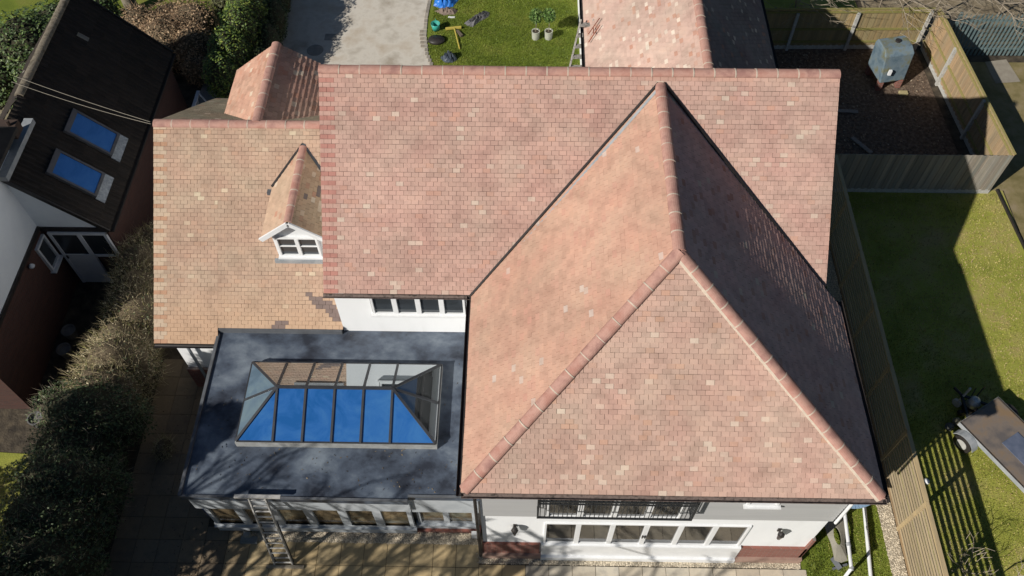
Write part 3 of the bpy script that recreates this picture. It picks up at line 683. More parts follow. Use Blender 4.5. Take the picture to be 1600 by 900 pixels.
# door with side light, window, lamp
def ndoor():
    p = bpy.data.objects.new('back_door', None); COL.objects.link(p); p.parent = N; p.location = (-8 + 9, -2, 0)
    f = MB()
    for a, b in ((-8.50, -8.42), (-7.72, -7.60), (-6.98, -6.9)): f.box((a, -.09, 0.75 if a > -7.7 and a > -7.5 else .05), (b, -.02, 2.4))
    f.box((-8.5, -.088, 2.33), (-6.9, -.022, 2.41)).box((-7.6, -.088, 1.35), (-6.9, -.022, 1.43)).box((-8.42, -.088, 1.35), (-7.72, -.022, 1.43))
    f.build('door_frame', mat('shaded_white', (.62, .64, .68), (.56, .58, .62)), p)
    MB().box((-8.42, -.07, .05), (-7.72, -.03, 1.35)).build('door_panel', MATS['shaded_white'], p)
    MB().box((-8.42, -.06, 1.43), (-7.72, -.03, 2.33)).build('glass_pane', GLASSD, p)
    MB().box((-7.6, -.06, 1.43), (-6.98, -.03, 2.33)).build('glass_pane', GLASSD, p)
    MB().box((-8.40, -.12, 1.28), (-8.37, -.07, 1.40)).build('door_handle', BLACK, p)
ndoor()
f = MB()
for (a, b, c, d) in ((-.62, -.08, 1.36, 1.42), (-.62, -.08, 2.3, 2.36), (-.62, -.56, 1.42, 2.3), (-.14, -.08, 1.42, 2.3)): f.box((-8.68, a, c), (-8.60, b, d))
f.box((-8.68, -.66, 1.32), (-8.52, -.04, 1.36))
wf_ = f.build('side_window', MATS['shaded_white'], N); MB().box((-8.68, -.58, 1.4), (-8.66, -.1, 2.32)).build('glass_pane', GLASSD, wf_)
MB().lathe((-8.58, -1.15, 2.3), [(.05, 0), (.08, .05), (.05, .1), (.02, .13)], 12).build('wall_lamp', MATS['shaded_white'], N)
# chimney-like dark cowl at roof corner
MB().box((-8.95, 1.0, 4.9), (-8.45, 1.4, 5.2)).tube((-8.6, 1.2, 5.2), (-8.6, 1.2, 5.35), .05).build('roof_box', UNDER, N)

# overhead cables
def cable(a, b, sag, name, label):
    pts = []
    for i in range(13):
        t = i / 12; pts.append(Vector(a) + (Vector(b) - Vector(a)) * t - Vector((0, 0, sag * 4 * t * (1 - t))))
    tag(MB().path(pts, .0055, 5).build(name, mat('pale_cable', (.30, .27, .22), (.26, .24, .2))), label, 'cable')
cable((-4.6, .62, 5.95), (-9.3, 3.25, 4.98), .05, 'overhead_cable', 'thin pale overhead cable, upper of the two running to the neighbour roof')
cable((-4.6, .60, 5.90), (-9.3, 3.05, 4.95), .09, 'overhead_cable', 'thin pale overhead cable, lower of the two running to the neighbour roof')

# ------------------------------------------------------------------ fences
WOOD = mat('weathered_wood', (.9, .9, .9), (1.15, 1.1, 1.), scale=3, attr=True, rough=.85, stretch=(6, 6, .5), bump=.3, bscale=12)
CONCP = mat('concrete_post', (.50, .49, .46), (.36, .355, .33), scale=12, rough=.9, bump=.4)
def board_fence(name, label, a, b, face, base, h=1.72, posts=(), rails=True, rise=0., var=.12, gboard=True, cap=True):
    """close boarded fence from a to b, face = direction the boards are seen from"""
    a = Vector((*a, 0)); b = Vector((*b, 0)); d = (b - a); Lg = d.length; d.normalize(); f = Vector((*face, 0))
    t = thing(name, label, 'fence', tuple(a), 'boarded fence panels round the yard')
    mb = MB(); s = 0; i = 0
    while s < Lg:
        k = random.uniform(1 - var, 1 + var); g = nz(s, i, .7, a.x); c = tuple(base[j] * k * (1 + .25 * g * (1, .5, .2)[j]) for j in range(3))
        p = a + d * s; q = a + d * min(Lg, s + .118); o = f * (.018 if i % 2 else .006); w = f * .014
        P = [p + o, q + o, q + o + w, p + o + w]; z0 = .16 if gboard else .02; z1 = h + random.uniform(-.006, .006) + rise * (s / Lg)
        vs = [Vector((v.x, v.y, z0)) for v in P] + [Vector((v.x, v.y, z1)) for v in P]
        mb.add(vs, [(0, 3, 2, 1), (4, 5, 6, 7), (0, 1, 5, 4), (1, 2, 6, 5), (2, 3, 7, 6), (3, 0, 4, 7)], 0, c); s += .105; i += 1
    mb.build('fence_boards', WOOD, t, colattr=True)
    GW = (base[0] * .8, base[1] * .95, base[2] * .6)
    if rails:
        for z in (.35, h * .52, h - .10):
            m = MB(); m.beam(a + f * .045 + Vector((0, 0, z)), b + f * .045 + Vector((0, 0, z)), .045, .07, col=GW); m.build('rail', WOOD, t, colattr=True)
    if cap: m = MB(); m.beam(a + f * .012 + Vector((0, 0, h + .012)), b + f * .012 + Vector((0, 0, h + .012 + rise)), .07, .03, col=(base[0] * .9, base[1] * 1.05, base[2] * .7)); m.build('fence_cap', WOOD, t, colattr=True)
    if gboard: MB().beam(a + f * .01 + Vector((0, 0, .09)), b + f * .01 + Vector((0, 0, .09)), .04, .18).build('gravel_board', CONCP, t)
    for (s, hh) in posts:
        p = a + d * s + f * .07; MB().box((p.x - .05, p.y - .05, 0), (p.x + .05, p.y + .05, hh)).build('concrete_post', CONCP, t)
    return t
GF = (.265, .21, .115)
board_fence('yard_fence', 'back fence of the yard, greenish boards with two pale concrete posts', (12.2, 10.5), (18.55, 10.62), (0, -1), GF, posts=((1.65, 1.6), (3.75, 1.62), (6.25, 1.68)))
board_fence('yard_fence', 'right hand orange brown fence running from the yard corner toward the lawn', (18.72, 10.6), (19.18, 3.83), (-1, 0), (.33, .245, .155), posts=((1.9, 1.62), (4.45, 1.7)))
board_fence('yard_fence', 'grey boarded front fence separating the yard from the lawn', (13.9, 3.80), (19.12, 3.80), (0, -1), (.27, .25, .22), posts=(), rails=False, var=.2, cap=False)
# slatted fence beside the house
sf = thing('slatted_fence', 'long brown fence of horizontal slats between the gravel strip and the lawn', 'fence', (13.75, -3, 0))
LARCH = mat('larch_slat', (.9, .9, .9), (1.2, 1.15, 1.05), scale=3, attr=True, rough=.8, stretch=(5, .5, 5), bump=.2)
y = 3.7; px = 0
while y > -13:
    ya = y - 1.8; mb = MB()
    nsl = 13
    for i in range(nsl):
        z0 = .10 + i * (1.72 / nsl); k = random.uniform(.88, 1.12); mb.box((13.742, ya + .05, z0), (13.757, y - .05, z0 + .078), 0, (.38 * k, .31 * k, .21 * k))
    mb.build('slat_panel', LARCH, sf, colattr=True)
    mb = MB().box((13.715, ya - .045, 0), (13.79, ya + .045, 1.84), 0, (.42, .33, .20)); mb.build('fence_post', LARCH, sf, colattr=True)
    mb = MB().box((13.70, ya + .046, 1.79), (13.80, y - .046, 1.835), 0, (.42, .33, .20)); mb.build('top_rail', LARCH, sf, colattr=True); mb = MB().box((13.725, ya + .05, .03), (13.775, y - .05, .095), 0, (.28, .2, .12)); mb.build('bottom_rail', LARCH, sf, colattr=True)
    y = ya
# palisade fence
pf = thing('palisade_fence', 'blue green steel palisade fence at the far right corner beyond the yard', 'fence', (19.4, 10.2, 0))
PG = mat('blue_green_steel', (.09, .14, .15), (.16, .21, .21), scale=6, rough=.5)
pm = MB(); x = 19.3
while x < 26:
    pm.box((x, 10.20, .05), (x + .065, 10.225, 1.75)); pm.add([(x, 10.20, 1.75), (x + .065, 10.2, 1.75), (x + .0325, 10.21, 1.87)], [(0, 1, 2)]); x += .145
pm.build('pales', PG, pf); MB().box((19.25, 10.226, .3), (26, 10.27, .36)).box((19.25, 10.226, 1.5), (26, 10.27, 1.56)).build('rail', PG, pf)
MB().box((22.0, 10.17, 1.0), (22.3, 10.19, 1.3)).build('warning_plate', mat('dull_yellow', (.35, .30, .08), (.28, .24, .07)), pf)
mb = MB(); 
for xx in (19.3, 22.05, 24.8): mb.box((xx, 10.27, 0), (xx + .1, 10.35, 1.8))
mb.build('steel_post', PG, pf)

# ------------------------------------------------------------------ foliage
LEAF = mat('leaf', (.85, .85, .85), (1.15, 1.15, 1.1), scale=5, attr=True, rough=.55, spec=.35)
TWIG = mat('twig', (.85, .85, .85), (1.15, 1.1, 1.05), scale=5, attr=True, rough=.85)
def leaves(P, size, cols, rs, name, parent=None, nb=None, flat=.5, N=None):
    n = len(P); a = rs.normal(size=(n, 3)); a[:, 2] *= flat
    if N is not None:
        nn = N * .55 + rs.normal(size=(n, 3)) * .38 + np.array([0, 0, .55]); nn /= np.linalg.norm(nn, axis=1, keepdims=True); a -= (a * nn).sum(1, keepdims=True) * nn; a /= np.linalg.norm(a, axis=1, keepdims=True); b = np.cross(nn, a)
    else:
        a /= np.linalg.norm(a, axis=1, keepdims=True); b = rs.normal(size=(n, 3)); b -= (b * a).sum(1, keepdims=True) * a; b /= np.linalg.norm(b, axis=1, keepdims=True)
    s = size * rs.uniform(.6, 1.4, (n, 1)); V = np.stack([P - a * s, P + b * s * .5, P + a * s, P - b * s * .5], 1).reshape(-1, 3)
    return npmesh(name, V, np.arange(4 * n).reshape(-1, 4), LEAF, cols, parent)
def twigs(P, D, r, cols, name, parent=None):
    """thin three sided twigs from P along D"""
    n = len(P); a = np.cross(D, [0.3, .5, .8]); a /= np.linalg.norm(a, axis=1, keepdims=True) + 1e-9; b = np.cross(D, a); b /= np.linalg.norm(b, axis=1, keepdims=True) + 1e-9
    r = r.reshape(-1, 1) if hasattr(r, 'reshape') else r
    V = np.stack([P + a * r, P - a * r * .5 + b * r * .87, P - a * r * .5 - b * r * .87, P + D], 1).reshape(-1, 3)
    i = np.arange(n) * 4; F = np.concatenate([np.stack([i, i + 1, i + 3], 1), np.stack([i + 1, i + 2, i + 3], 1), np.stack([i + 2, i, i + 3], 1)])
    return npmesh(name, V, F, TWIG, np.concatenate([cols] * 3), parent)
def pick(pal_, n, rs, var=.25):
    p = np.array(pal_); c = p[rs.randint(0, len(p), n)] * rs.uniform(1 - var, 1 + var, (n, 1)); return c
def lump_pts(lumps, n, rs, shell=.35, zmin=.02):
    """points in the outer shell of overlapping ellipsoids (cx,cy,cz,rx,ry,rz)"""
    L = np.array(lumps); w = L[:, 3] * L[:, 4] + L[:, 4] * L[:, 5] + L[:, 3] * L[:, 5]; w = w / w.sum(); k = rs.choice(len(L), n, p=w)
    d = rs.normal(size=(n, 3)); d /= np.linalg.norm(d, axis=1, keepdims=True)
    rad = 1 - shell * rs.uniform(0, 1, (n, 1)) ** 1.3 + .10 * np.sin(d[:, :1] * 9 + k[:, None]) * np.sin(d[:, 1:2] * 8 + 2 * k[:, None]) * np.sin(d[:, 2:] * 7)
    P = L[k, :3] + d * rad * L[k, 3:]; keep = P[:, 2] > zmin; return P[keep], d[keep]
def core(lumps, f, m, name, parent):
    mb = MB()
    for i, (cx, cy, cz, ax, ay, az) in enumerate(lumps):
        prof = []
        for j in range(9):
            t = -math.pi / 2 + math.pi * j / 8; prof.append((max(.01, math.cos(t)) * 1., math.sin(t)))
        mb.lathe((cx, cy, cz), [(r, zz * az * f) for r, zz in prof], 10, 0, ax * f, ay * f)
    for i, v in enumerate(mb.v):
        q = noise.noise(Vector(v) * 1.7) * .16; mb.v[i] = (v[0] + q, v[1] - q, max(0, v[2] + q * .5))
    return mb.build(name, m, parent, smooth=True)
INNER = mat('hedge_inside', (.030, .032, .018), (.055, .05, .03), scale=9, rough=.95, bump=.8)
INNERB = mat('twig_inside', (.085, .065, .042), (.14, .11, .07), scale=9, rough=.95, bump=.8)
def bush(name, label, cat, lumps, n, size, pal_, seed, twn=0, twpal=None, twlen=.3, group=None, inner=INNER, corf=.8, shell=.35, twr=.006):
    rs = np.random.RandomState(seed); L0 = lumps[0]; t = thing(name, label, cat, (L0[0], L0[1], 0), group)
    core(lumps, corf, inner, 'branch_mass', t)
    if n:
        P, d = lump_pts(lumps, n, rs, shell); leaves(P, size, pick(pal_, len(P), rs), rs, 'foliage', t, N=d)
    if twn:
        P, d = lump_pts(lumps, twn, rs, .5); D = d * .8 + rs.normal(size=d.shape) * .6 + np.array([0, 0, .45]); D /= np.linalg.norm(D, axis=1, keepdims=True)
        D *= twlen * rs.uniform(.4, 1.3, (len(D), 1)); twigs(P, D, np.full(len(P), twr), pick(twpal, len(P), rs), 'bare_twigs', t)
    return t
GRN = [(.05, .09, .025), (.08, .13, .035), (.13, .18, .05), (.04, .07, .025)]
DKG = [(.045, .07, .03), (.065, .095, .04), (.09, .125, .05), (.03, .045, .02)]
YGR = [(.11, .17, .025), (.17, .23, .04), (.23, .27, .05), (.07, .12, .025)]
BRN = [(.28, .18, .11), (.38, .26, .16), (.20, .13, .08), (.45, .33, .21)]
TANT = [(.32, .27, .16), (.42, .36, .22), (.24, .19, .12), (.52, .46, .30), (.23, .22, .08)]
def row(x0, y0, x1, y1, n, ax, ay, h, seed, jit=.15):
    r = random.Random(seed); out = []
    for i in range(n):
        t = i / max(1, n - 1); k = 1 + r.uniform(-.12, .12)
        out.append((x0 + (x1 - x0) * t + r.uniform(-jit, jit), y0 + (y1 - y0) * t, h * .48 * k, ax * k, ay, h * .55 * k))
    return out
bush('twiggy_hedge', 'tan bare twiggy hedge beside the lower tiled roof, partly sunlit', 'hedge', row(-6.0, .4, -6.0, -4.2, 7, .95, .75, 2.15, 1), 9000, .028, TANT + DKG, 11, 15000, TANT, .30, inner=INNERB, twr=.005)
bush('evergreen_hedge', 'dark green leafy hedge filling the lower left corner along the patio', 'hedge', row(-6.45, -4.9, -6.35, -12.2, 9, 1.35, .85, 2.2, 2), 50000, .035, DKG + [(.06, .085, .03)], 12, 11000, [(.26, .22, .16), (.38, .33, .25)], .28, twr=.004)
bush('evergreen_shrub', 'tall glossy green shrub mass beyond the neighbour roof, top left corner', 'shrub', [(-12.4, 8.6, 1.2, 1.3, 1.3, 1.5), (-11.2, 8.9, 1.1, 1.1, 1.2, 1.3), (-13.3, 7.6, .9, 1.0, .9, 1.1), (-10.7, 10.3, 1.1, 1.1, 1.1, 1.3), (-12, 10.2, .9, 1., .9, 1.1), (-11.9, 7.5, .9, .8, .7, 1.1)], 22000, .06, GRN + [(.12, .16, .08)], 13)
bush('beech_shrub', 'brown leaved bush behind the neighbour gable beside the tree trunk', 'shrub', [(-8.0, 9.5, .9, 1.0, .95, 1.1), (-9.1, 10.2, .8, .9, .8, 1.0), (-7.1, 9.3, .8, .8, .8, 1.0), (-7.3, 10.5, .8, .9, .8, 1.), (-8.3, 11, .6, .9, .7, .8), (-6.9, 8.6, .5, .6, .5, .7)], 16000, .04, BRN, 14, 4500, BRN, .25, inner=INNERB)
bush('laurel_hedge', 'bright green leafy hedge beside the driveway left of the small rear gable', 'hedge', [(-5.55, 7.3, 1.3, .6, .65, 1.0), (-5.45, 8.3, 1.4, .7, .8, 1.1), (-5.3, 9.4, 1.4, .7, .9, 1.15), (-5.3, 10.6, 1.4, .75, .9, 1.15), (-5.4, 11.8, 1.3, .75, .9, 1.1), (-5.3, 8, .7, .5, .9, .8), (-5.2, 10.3, .7, .5, 1.5, .8)], 26000, .042, YGR + GRN, 15)
bush('conifer_hedge', 'very dark hedge in shade along the left side of the driveway', 'hedge', row(-4.55, 8.4, -4.6, 13.5, 5, .38, .75, 1.5, 5, .05), 9000, .035, DKG, 16)
bush('low_shrub', 'small olive bush at the top edge behind the bright green hedge', 'shrub', [(-4.9, 14.2, .5, .9, .6, .7), (-6.6, 12.6, .4, .9, .7, .6)], 6000, .04, [(.10, .10, .04), (.07, .08, .03)], 17)
# small patch of pale twigs by the patio edge
bush('dead_shrub', 'straw coloured dead shrub on the shaded patio beside the hedge', 'shrub', [(-4.75, -5.35, .25, .25, .35, .4)], 300, .02, TANT, 18, 500, TANT, .22, inner=INNERB, twr=.004)

BARK = mat('tree_bark', (.12, .10, .075), (.24, .21, .16), (.17, .15, .11), scale=5, stretch=(3, 3, .6), bump=.8, rough=.9)
def bare_tree(name, label, x, y, h, seed, spread=.55, trunk=.16, lean=(0, 0), lv=5, group='bare trees around the garden', twmin=.006, m=BARK, keep=None, first=.35, cat='tree'):
    r = random.Random(seed); t = thing(name, label, cat, (x, y, 0), group)
    mb = MB(); tw = MB()
    def grow(p, d, ln, rad, k):
        segs = 3; q = p
        for s in range(segs):
            d2 = (d + Vector((r.uniform(-1, 1), r.uniform(-1, 1), r.uniform(-.4, .6))) * .16).normalized(); e = q + d2 * ln / segs
            r0 = rad * (1 - .22 * s / segs); r1 = rad * (1 - .22 * (s + 1) / segs)
            if keep is None or keep(e): (mb if k > lv - 2 else tw).tube(q, e, r0, r1, 6 if k > 2 else 3, caps=False)
            q = e; d = d2
            if k > 1 and s < 2 and r.random() < .8:
                side(q, d, ln, rad * .5, k - 1)
        if k > 0:
            for i in range(3 if k > 1 else 2): side(q, d, ln, rad * .68, k - 1)
    def side(q, d, ln, rad, k):
        v = Vector((r.uniform(-1, 1), r.uniform(-1, 1), r.uniform(-.3, .7))); v = (v - d * v.dot(d)).normalized()
        nd = (d * (1 - spread * .6) + v * spread + Vector((lean[0], lean[1], .12))).normalized()
        grow(q, nd, ln * r.uniform(.6, .82), max(rad, twmin), k)
    grow(Vector((x, y, 0)), Vector((lean[0] * .3, lean[1] * .3, 1)).normalized(), h * first, trunk, lv)
    mb.build('trunk', m, t, smooth=True); tw.build('branches', m, t)
    return t
bare_tree('bare_tree', 'bare tree with pale trunk standing at the top left beyond the neighbour roof', -10.3, 12.3, 9, 3, trunk=.26, lean=(-.05, .25))
TWP = mat('pale_twig', (.24, .20, .15), (.33, .28, .22))
bare_tree('bare_tree', 'bare thin branched tree drooping over the back fence beside the garage roof', 14.3, 11.9, 4.6, 8, trunk=.032, lean=(.05, -.55), lv=4, spread=.75, twmin=.003, m=TWP)
bare_tree('bare_tree', 'bare thin branched tree leaning over the back fence above the oil tank', 17.3, 12.1, 5.0, 9, trunk=.032, lean=(0, -.6), lv=4, spread=.75, twmin=.003, m=TWP)
bare_tree('bare_tree', 'bare branching tree overhanging the yard corner and the palisade fence', 19.4, 12.2, 5.2, 12, trunk=.04, lean=(.05, -.75), lv=4, spread=.8, twmin=.0035, m=TWP)
bare_tree('bare_tree', 'bare tree at the top right corner behind the palisade fence', 22.0, 12.4, 4.6, 13, trunk=.04, lean=(-.2, -.6), lv=4, spread=.75, twmin=.0035, m=TWP)
# trees off to the south west that shade hedge, patio and flat roof
KP = lambda lim: (lambda e: e.z < lim and (e.z < 3 or e.y < -12.4))
bare_tree('bare_tree', 'large bare tree standing south of the patio, left one', -7.7, -14.8, 11, 21, trunk=.19, lv=5, spread=.6, keep=KP(10.3), twmin=.007)
bare_tree('bare_tree', 'large bare tree standing south of the patio, middle one', -5.0, -16.6, 11, 22, trunk=.18, lv=4, spread=.6, keep=KP(11), twmin=.010)
bare_tree('bare_tree', 'large bare tree standing south of the patio, right one', -3.1, -19.0, 11, 23, trunk=.18, lv=4, spread=.6, keep=KP(11.5), twmin=.009)
def evergreen(x, y, h, r0, seed, label):
    rs = np.random.RandomState(seed); t = thing('conifer_tree', label, 'tree', (x, y, 0), 'conifers beyond the hedge')
    MB().tube((x, y, 0), (x, y, h), .22, .03, 8).build('trunk', BARK, t)
    n = 5200; z = rs.uniform(.4, h, n); rr = r0 * (1 - z / h) ** .55 * rs.uniform(.25, 1, n) ** .5 + .08; a = rs.uniform(0, 6.283, n); rr *= 1 + .22 * np.sin(a * 5 + z * 3) * np.sin(z * 6)
    P = np.stack([x + rr * np.cos(a), y + rr * np.sin(a), z], 1); leaves(P, .12, pick(DKG, n, rs), rs, 'crown', t)
evergreen(-10.5, -9.3, 7.8, 2.2, 31, 'dark conifer standing beyond the hedge, nearer the neighbour house')
evergreen(-8.6, -10.5, 8.1, 2.0, 32, 'dark conifer standing beyond the hedge, farther from the neighbour house')

# bottom right shrubs
for i, (x, y, h) in enumerate([(14.9, -8.45, 1.5), (15.5, -8.5, 1.7), (16.2, -8.4, 1.9)]):
    bare_tree('bare_shrub', ['leafless pale twigged shrub nearest the slatted fence, bottom right', 'leafless pale twigged shrub, middle one at bottom right', 'single tall leafless stem on the lawn, bottom right'][i], x, y, h, 40 + i, trunk=.016, lv=3 if i < 2 else 2, spread=.6, twmin=.006, group='leafless shrubs by the slatted fence', m=mat('pale_twig', (.34, .28, .19), (.42, .35, .25)), cat='shrub', first=.42)

# ------------------------------------------------------------------ lawn grass blades
def blades(x0, x1, y0, y1, n, pal_, seed, inside=None, hgt=.045):
    rs = np.random.RandomState(seed); P = np.stack([rs.uniform(x0, x1, n), rs.uniform(y0, y1, n), np.zeros(n)], 1)
    if inside is not None: P = P[inside(P)]
    X, Y = P[:, 0], P[:, 1]; m = np.zeros(len(P))
    for k in range(9):
        q = rs.uniform(.5, 1) * 1.6 ** (k * .75) * .7; t = rs.uniform(0, 6.28); m += np.sin((X * np.cos(t) + Y * np.sin(t)) * q + rs.uniform(0, 6.28)) * .9 ** k
    m /= 3.; keep = rs.uniform(0, 1, len(P)) < .72 + .35 * m; P = P[keep]; m = m[keep]; X = P[:, 0]
    n = len(P); a = rs.uniform(0, 6.28, n); w = rs.uniform(.006, .014, n); D = np.stack([np.cos(a) * w, np.sin(a) * w, np.zeros(n)], 1)
    T = P + np.stack([rs.normal(0, .02, n), rs.normal(0, .02, n), hgt * rs.uniform(.4, 1.3, n)], 1)
    V = np.stack([P - D, P + D, T], 1).reshape(-1, 3); p = np.array(pal_); ix = np.clip((len(p) - 1) * (.5 - m * .8) + rs.normal(0, .9, n) + .3, 0, len(p) - 1).astype(int)
    o = npmesh('grass', V, np.arange(3 * n).reshape(-1, 3), LEAF, p[ix] * rs.uniform(.7, 1.3, (n, 1))); o['kind'] = 'stuff'
    return o
GR1 = [(.19, .215, .035), (.27, .27, .055), (.36, .31, .10), (.42, .34, .16), (.36, .26, .13)]
GR2 = [(.11, .155, .018), (.16, .21, .025), (.21, .245, .035), (.26, .24, .07)]
blades(13.85, 19.4, -9, 3.75, 70000, GR1, 51)
blades(.95, 6.35, 8.5, 13.3, 60000, GR2, 52, lambda P: P[:, 0] > 1.35 - (P[:, 1] - 8.9) * .3)
blades(11.3, 13.3, -9, -5.5, 14000, GR2, 53)
blades(-12, -7.6, -9, -5.9, 9000, GR1, 54)
# fallen leaves in the yard
rs = np.random.RandomState(61); n = 1500; P = np.stack([rs.uniform(12.3, 18.4, n), rs.uniform(4, 10.3, n), rs.uniform(.01, .03, n)], 1)
o = leaves(P, .035, pick([(.25, .18, .12), (.4, .33, .25), (.14, .09, .06)], n, rs), rs, 'fallen_leaves', flat=.1); o['kind'] = 'stuff'
o = leaves(Pl, .022, pick([(.12, .09, .06), (.2, .15, .09), (.06, .05, .04)], len(Pl), rs), rs, 'roof_debris', flat=.1); o['kind'] = 'stuff'

# ------------------------------------------------------------------ objects on the ground
# oil tank
ot = thing('oil_tank', 'grey green steel oil tank standing in the fenced yard corner', 'tank', (17.0, 8.9, 0))
TK = mat('tank_paint', (.085, .13, .165), (.15, .20, .235), (.16, .155, .08), scale=2.2, rough=.55, bump=.15)
ta = math.radians(12); Rm = Matrix.Rotation(ta, 4, 'Z')
def T(x, y, z): v = Rm @ Vector((x, y, z)); return (v.x + 16.95, v.y + 8.95, z)
mb = MB(); A = [T(-.45, -.5, .35), T(.45, -.5, .35), T(.45, .5, .35), T(-.45, .5, .35)]; Bq = [T(-.52, -.32, 1.35), T(.52, -.32, 1.35), T(.52, .5, 1.35), T(-.52, .5, 1.35)]
Cq = [T(-.5, -.1, 1.5), T(.5, -.1, 1.5), T(.5, .45, 1.5), T(-.5, .45, 1.5)]
mb.add(A + Bq + Cq, [(3, 2, 1, 0), (8, 9, 10, 11)] + [(b + i, b + (i + 1) % 4, b + 4 + (i + 1) % 4, b + 4 + i) for b in (0, 4) for i in range(4)])
mb.build('tank_body', TK, ot, bevel=.03)
MB().box((16.75, 8.35, .72), (16.85, 8.42, .92)).build('level_gauge', UPVC, ot)
mb = MB()
for sx in (-.36, .36):
    for sy in (-.4, .4): p = T(sx, sy, 0); MB().box((p[0] - .08, p[1] - .1, 0), (p[0] + .08, p[1] + .1, .36)).build('brick_pier', BRICKR, ot)
MB().lathe(T(.1, .2, 1.5), [(.09, 0), (.09, .06)], 12).build('filler_cap', BLACK, ot)
MB().box((16.6, 8.9, 1.1), (16.63, 9.0, 1.2)).build('orange_sticker', mat('orange_label', (.55, .28, .05), (.5, .25, .05)), ot)
tag(MB().box((17.35, 8.15, 0), (17.65, 8.32, .1)).build('stone_block', mat('yellow_stone', (.40, .34, .18), (.32, .27, .15), bump=.4), bevel=.02), 'small yellow stone block on the ground before the oil tank', 'block')
for i, (a, b, l) in enumerate([((15.0, 7.35), (15.75, 7.3), 'grey timber board lying in the shaded yard near the tank'), ((14.3, 5.2), (15.0, 5.2), 'blue grey timber board lying in the yard by the house wall'), ((15.3, 6.1), (15.8, 5.4), 'short weathered board lying slanted in the shaded yard')]):
    tag(MB().beam((*a, .05), (*b, .05), .14, .04).build('timber_board', mat('old_board', (.20, .18, .16), (.28, .26, .24), stretch=(1, 6, 1))), l, 'board')
# trailer
tr = thing('flatbed_trailer', 'grey rusty flat trailer parked on the lawn at the right edge', 'trailer', (17.2, -5.2, 0))
TRM = mat('rusty_deck', (.14, .125, .12), (.22, .18, .15), (.26, .18, .11), scale=1.6, detail=9, rough=.6, metal=.2, bump=.1)
c0 = Vector((16.94, -3.72, 0)); u1 = (Vector((17.43 + .45, -4.27 - .5, 0)) - c0).normalized(); u2 = (Vector((15.73, -4.47, 0)) - c0).normalized()
u1 = Vector((u2.y, -u2.x, 0)); u1 = u1 if u1.x > 0 else -u1
def tp(a, b, z): v = c0 + u1 * a + u2 * b; return (v.x, v.y, z)
wdt = (Vector((15.73, -4.47, 0)) - c0).length
MB().prism([tp(0, 0, .56), tp(3.4, 0, .56), tp(3.4, wdt, .56), tp(0, wdt, .56)][::-1], (0, 0, .04)).build('deck', TRM, tr)
mb = MB()
for b in (0.02, wdt - .02): MB().beam(tp(0, b, .53), tp(3.4, b, .53), .05, .14).build('side_rail', LEADL, tr)
mb.beam(tp(0.02, 0, .53), tp(0.02, wdt, .53), .05, .14); mb.build('end_rail', LEADL, tr)
MB().prism([tp(.95, .38, .602), tp(2.2, .38, .602), tp(2.2, .95, .602), tp(.95, .95, .602)][::-1], (0, 0, .02)).build('blue_sheet', mat('blue_grey_sheet', (.07, .09, .14), (.12, .14, .2), scale=3), tr)
def wheel(a, b):
    c = Vector(tp(a, b, .26)); w = MB(); n = 20
    w.tube(c - u2 * .08, c + u2 * .08, .26, .26, n); o = w.build('tyre', BLACK, tr, bevel=.02)
    MB().tube(c - u2 * .086, c + u2 * .086, .15, .15, 14).build('rim', STEEL, o)
wheel(.42, wdt + .12); wheel(.42, -.12)
# mudguard arch
mb = MB()
for b in (wdt + .12,):
    for i in range(7):
        t0 = math.radians(20 + i * 20); t1 = math.radians(40 + i * 20); p = Vector(tp(.42 - .33 * math.cos(t0), b, .26 + .33 * math.sin(t0))); q = Vector(tp(.42 - .33 * math.cos(t1), b, .26 + .33 * math.sin(t1))); mb.beam(p, q, .2, .015, up=(0, 0, 1))
mb.build('mudguard', LEADL, tr)
m2 = MB().beam(tp(0, wdt * .25, .5), tp(-.55, wdt * .5, .5), .06, .06).beam(tp(0, wdt * .75, .5), tp(-.55, wdt * .5, .5), .06, .06).tube(tp(-.55, wdt * .5, .5), tp(-.8, wdt * .5, .5), .04)
m2.build('drawbar', IRON, tr); MB().tube(tp(-.5, wdt * .5, .1), tp(-.5, wdt * .5, .95), .03).tube(Vector(tp(-.5, wdt * .5, .12)) - u2 * .04, Vector(tp(-.5, wdt * .5, .12)) + u2 * .04, .12, n=14).build('jockey_wheel', STEEL, tr)
# statue-like white engine unit beside trailer
gu = thing('garden_machine', 'small silver and black machine standing on the lawn at the trailer corner', 'machine', (16.35, -3.75, 0))
MB().lathe((16.35, -3.8, .25), [(.06, 0), (.16, .06), (.17, .22), (.10, .34), (.03, .38)], 14).build('metal_housing', mat('silver_metal', (.55, .56, .57), (.35, .36, .37), scale=9, rough=.35, metal=.5), gu)
MB().box((16.2, -3.98, .05), (16.5, -3.66, .27)).tube((16.12, -4.0, .09), (16.12, -3.9, .09), .09, n=12).tube((16.56, -3.75, .09), (16.56, -3.65, .09), .09, n=12).build('base', BLACK, gu)
MB().path([(16.4, -3.7, .5), (16.5, -3.58, .72), (16.54, -3.56, .82)], .016).path([(16.3, -3.66, .5), (16.4, -3.5, .66)], .014).build('handle', BLACK, gu)
for i, (x, y, c) in enumerate([(15.95, -4.2, (.30, .28, .2)), (15.72, -4.35, (.2, .2, .19))]):
    tag(MB().lathe((x, y, 0), [(.10, 0), (.12, .08), (.08, .17), (.02, .2)], 9).build('rock', mat('rock_%d' % i, c, tuple(k * .5 for k in c), scale=7, bump=.8)), ['pale rounded rock on the lawn beside the trailer corner', 'dark rounded rock on the lawn at the shadow edge near the trailer wheel'][i], 'rock', 'rocks by the trailer')
tag(MB().lathe((14.75, -5.85, 0), [(.07, 0), (.085, .03), (.05, .07)], 12).build('white_ball', UPVC, smooth=True), 'small white ball lying in the shade beyond the slatted fence', 'ball')
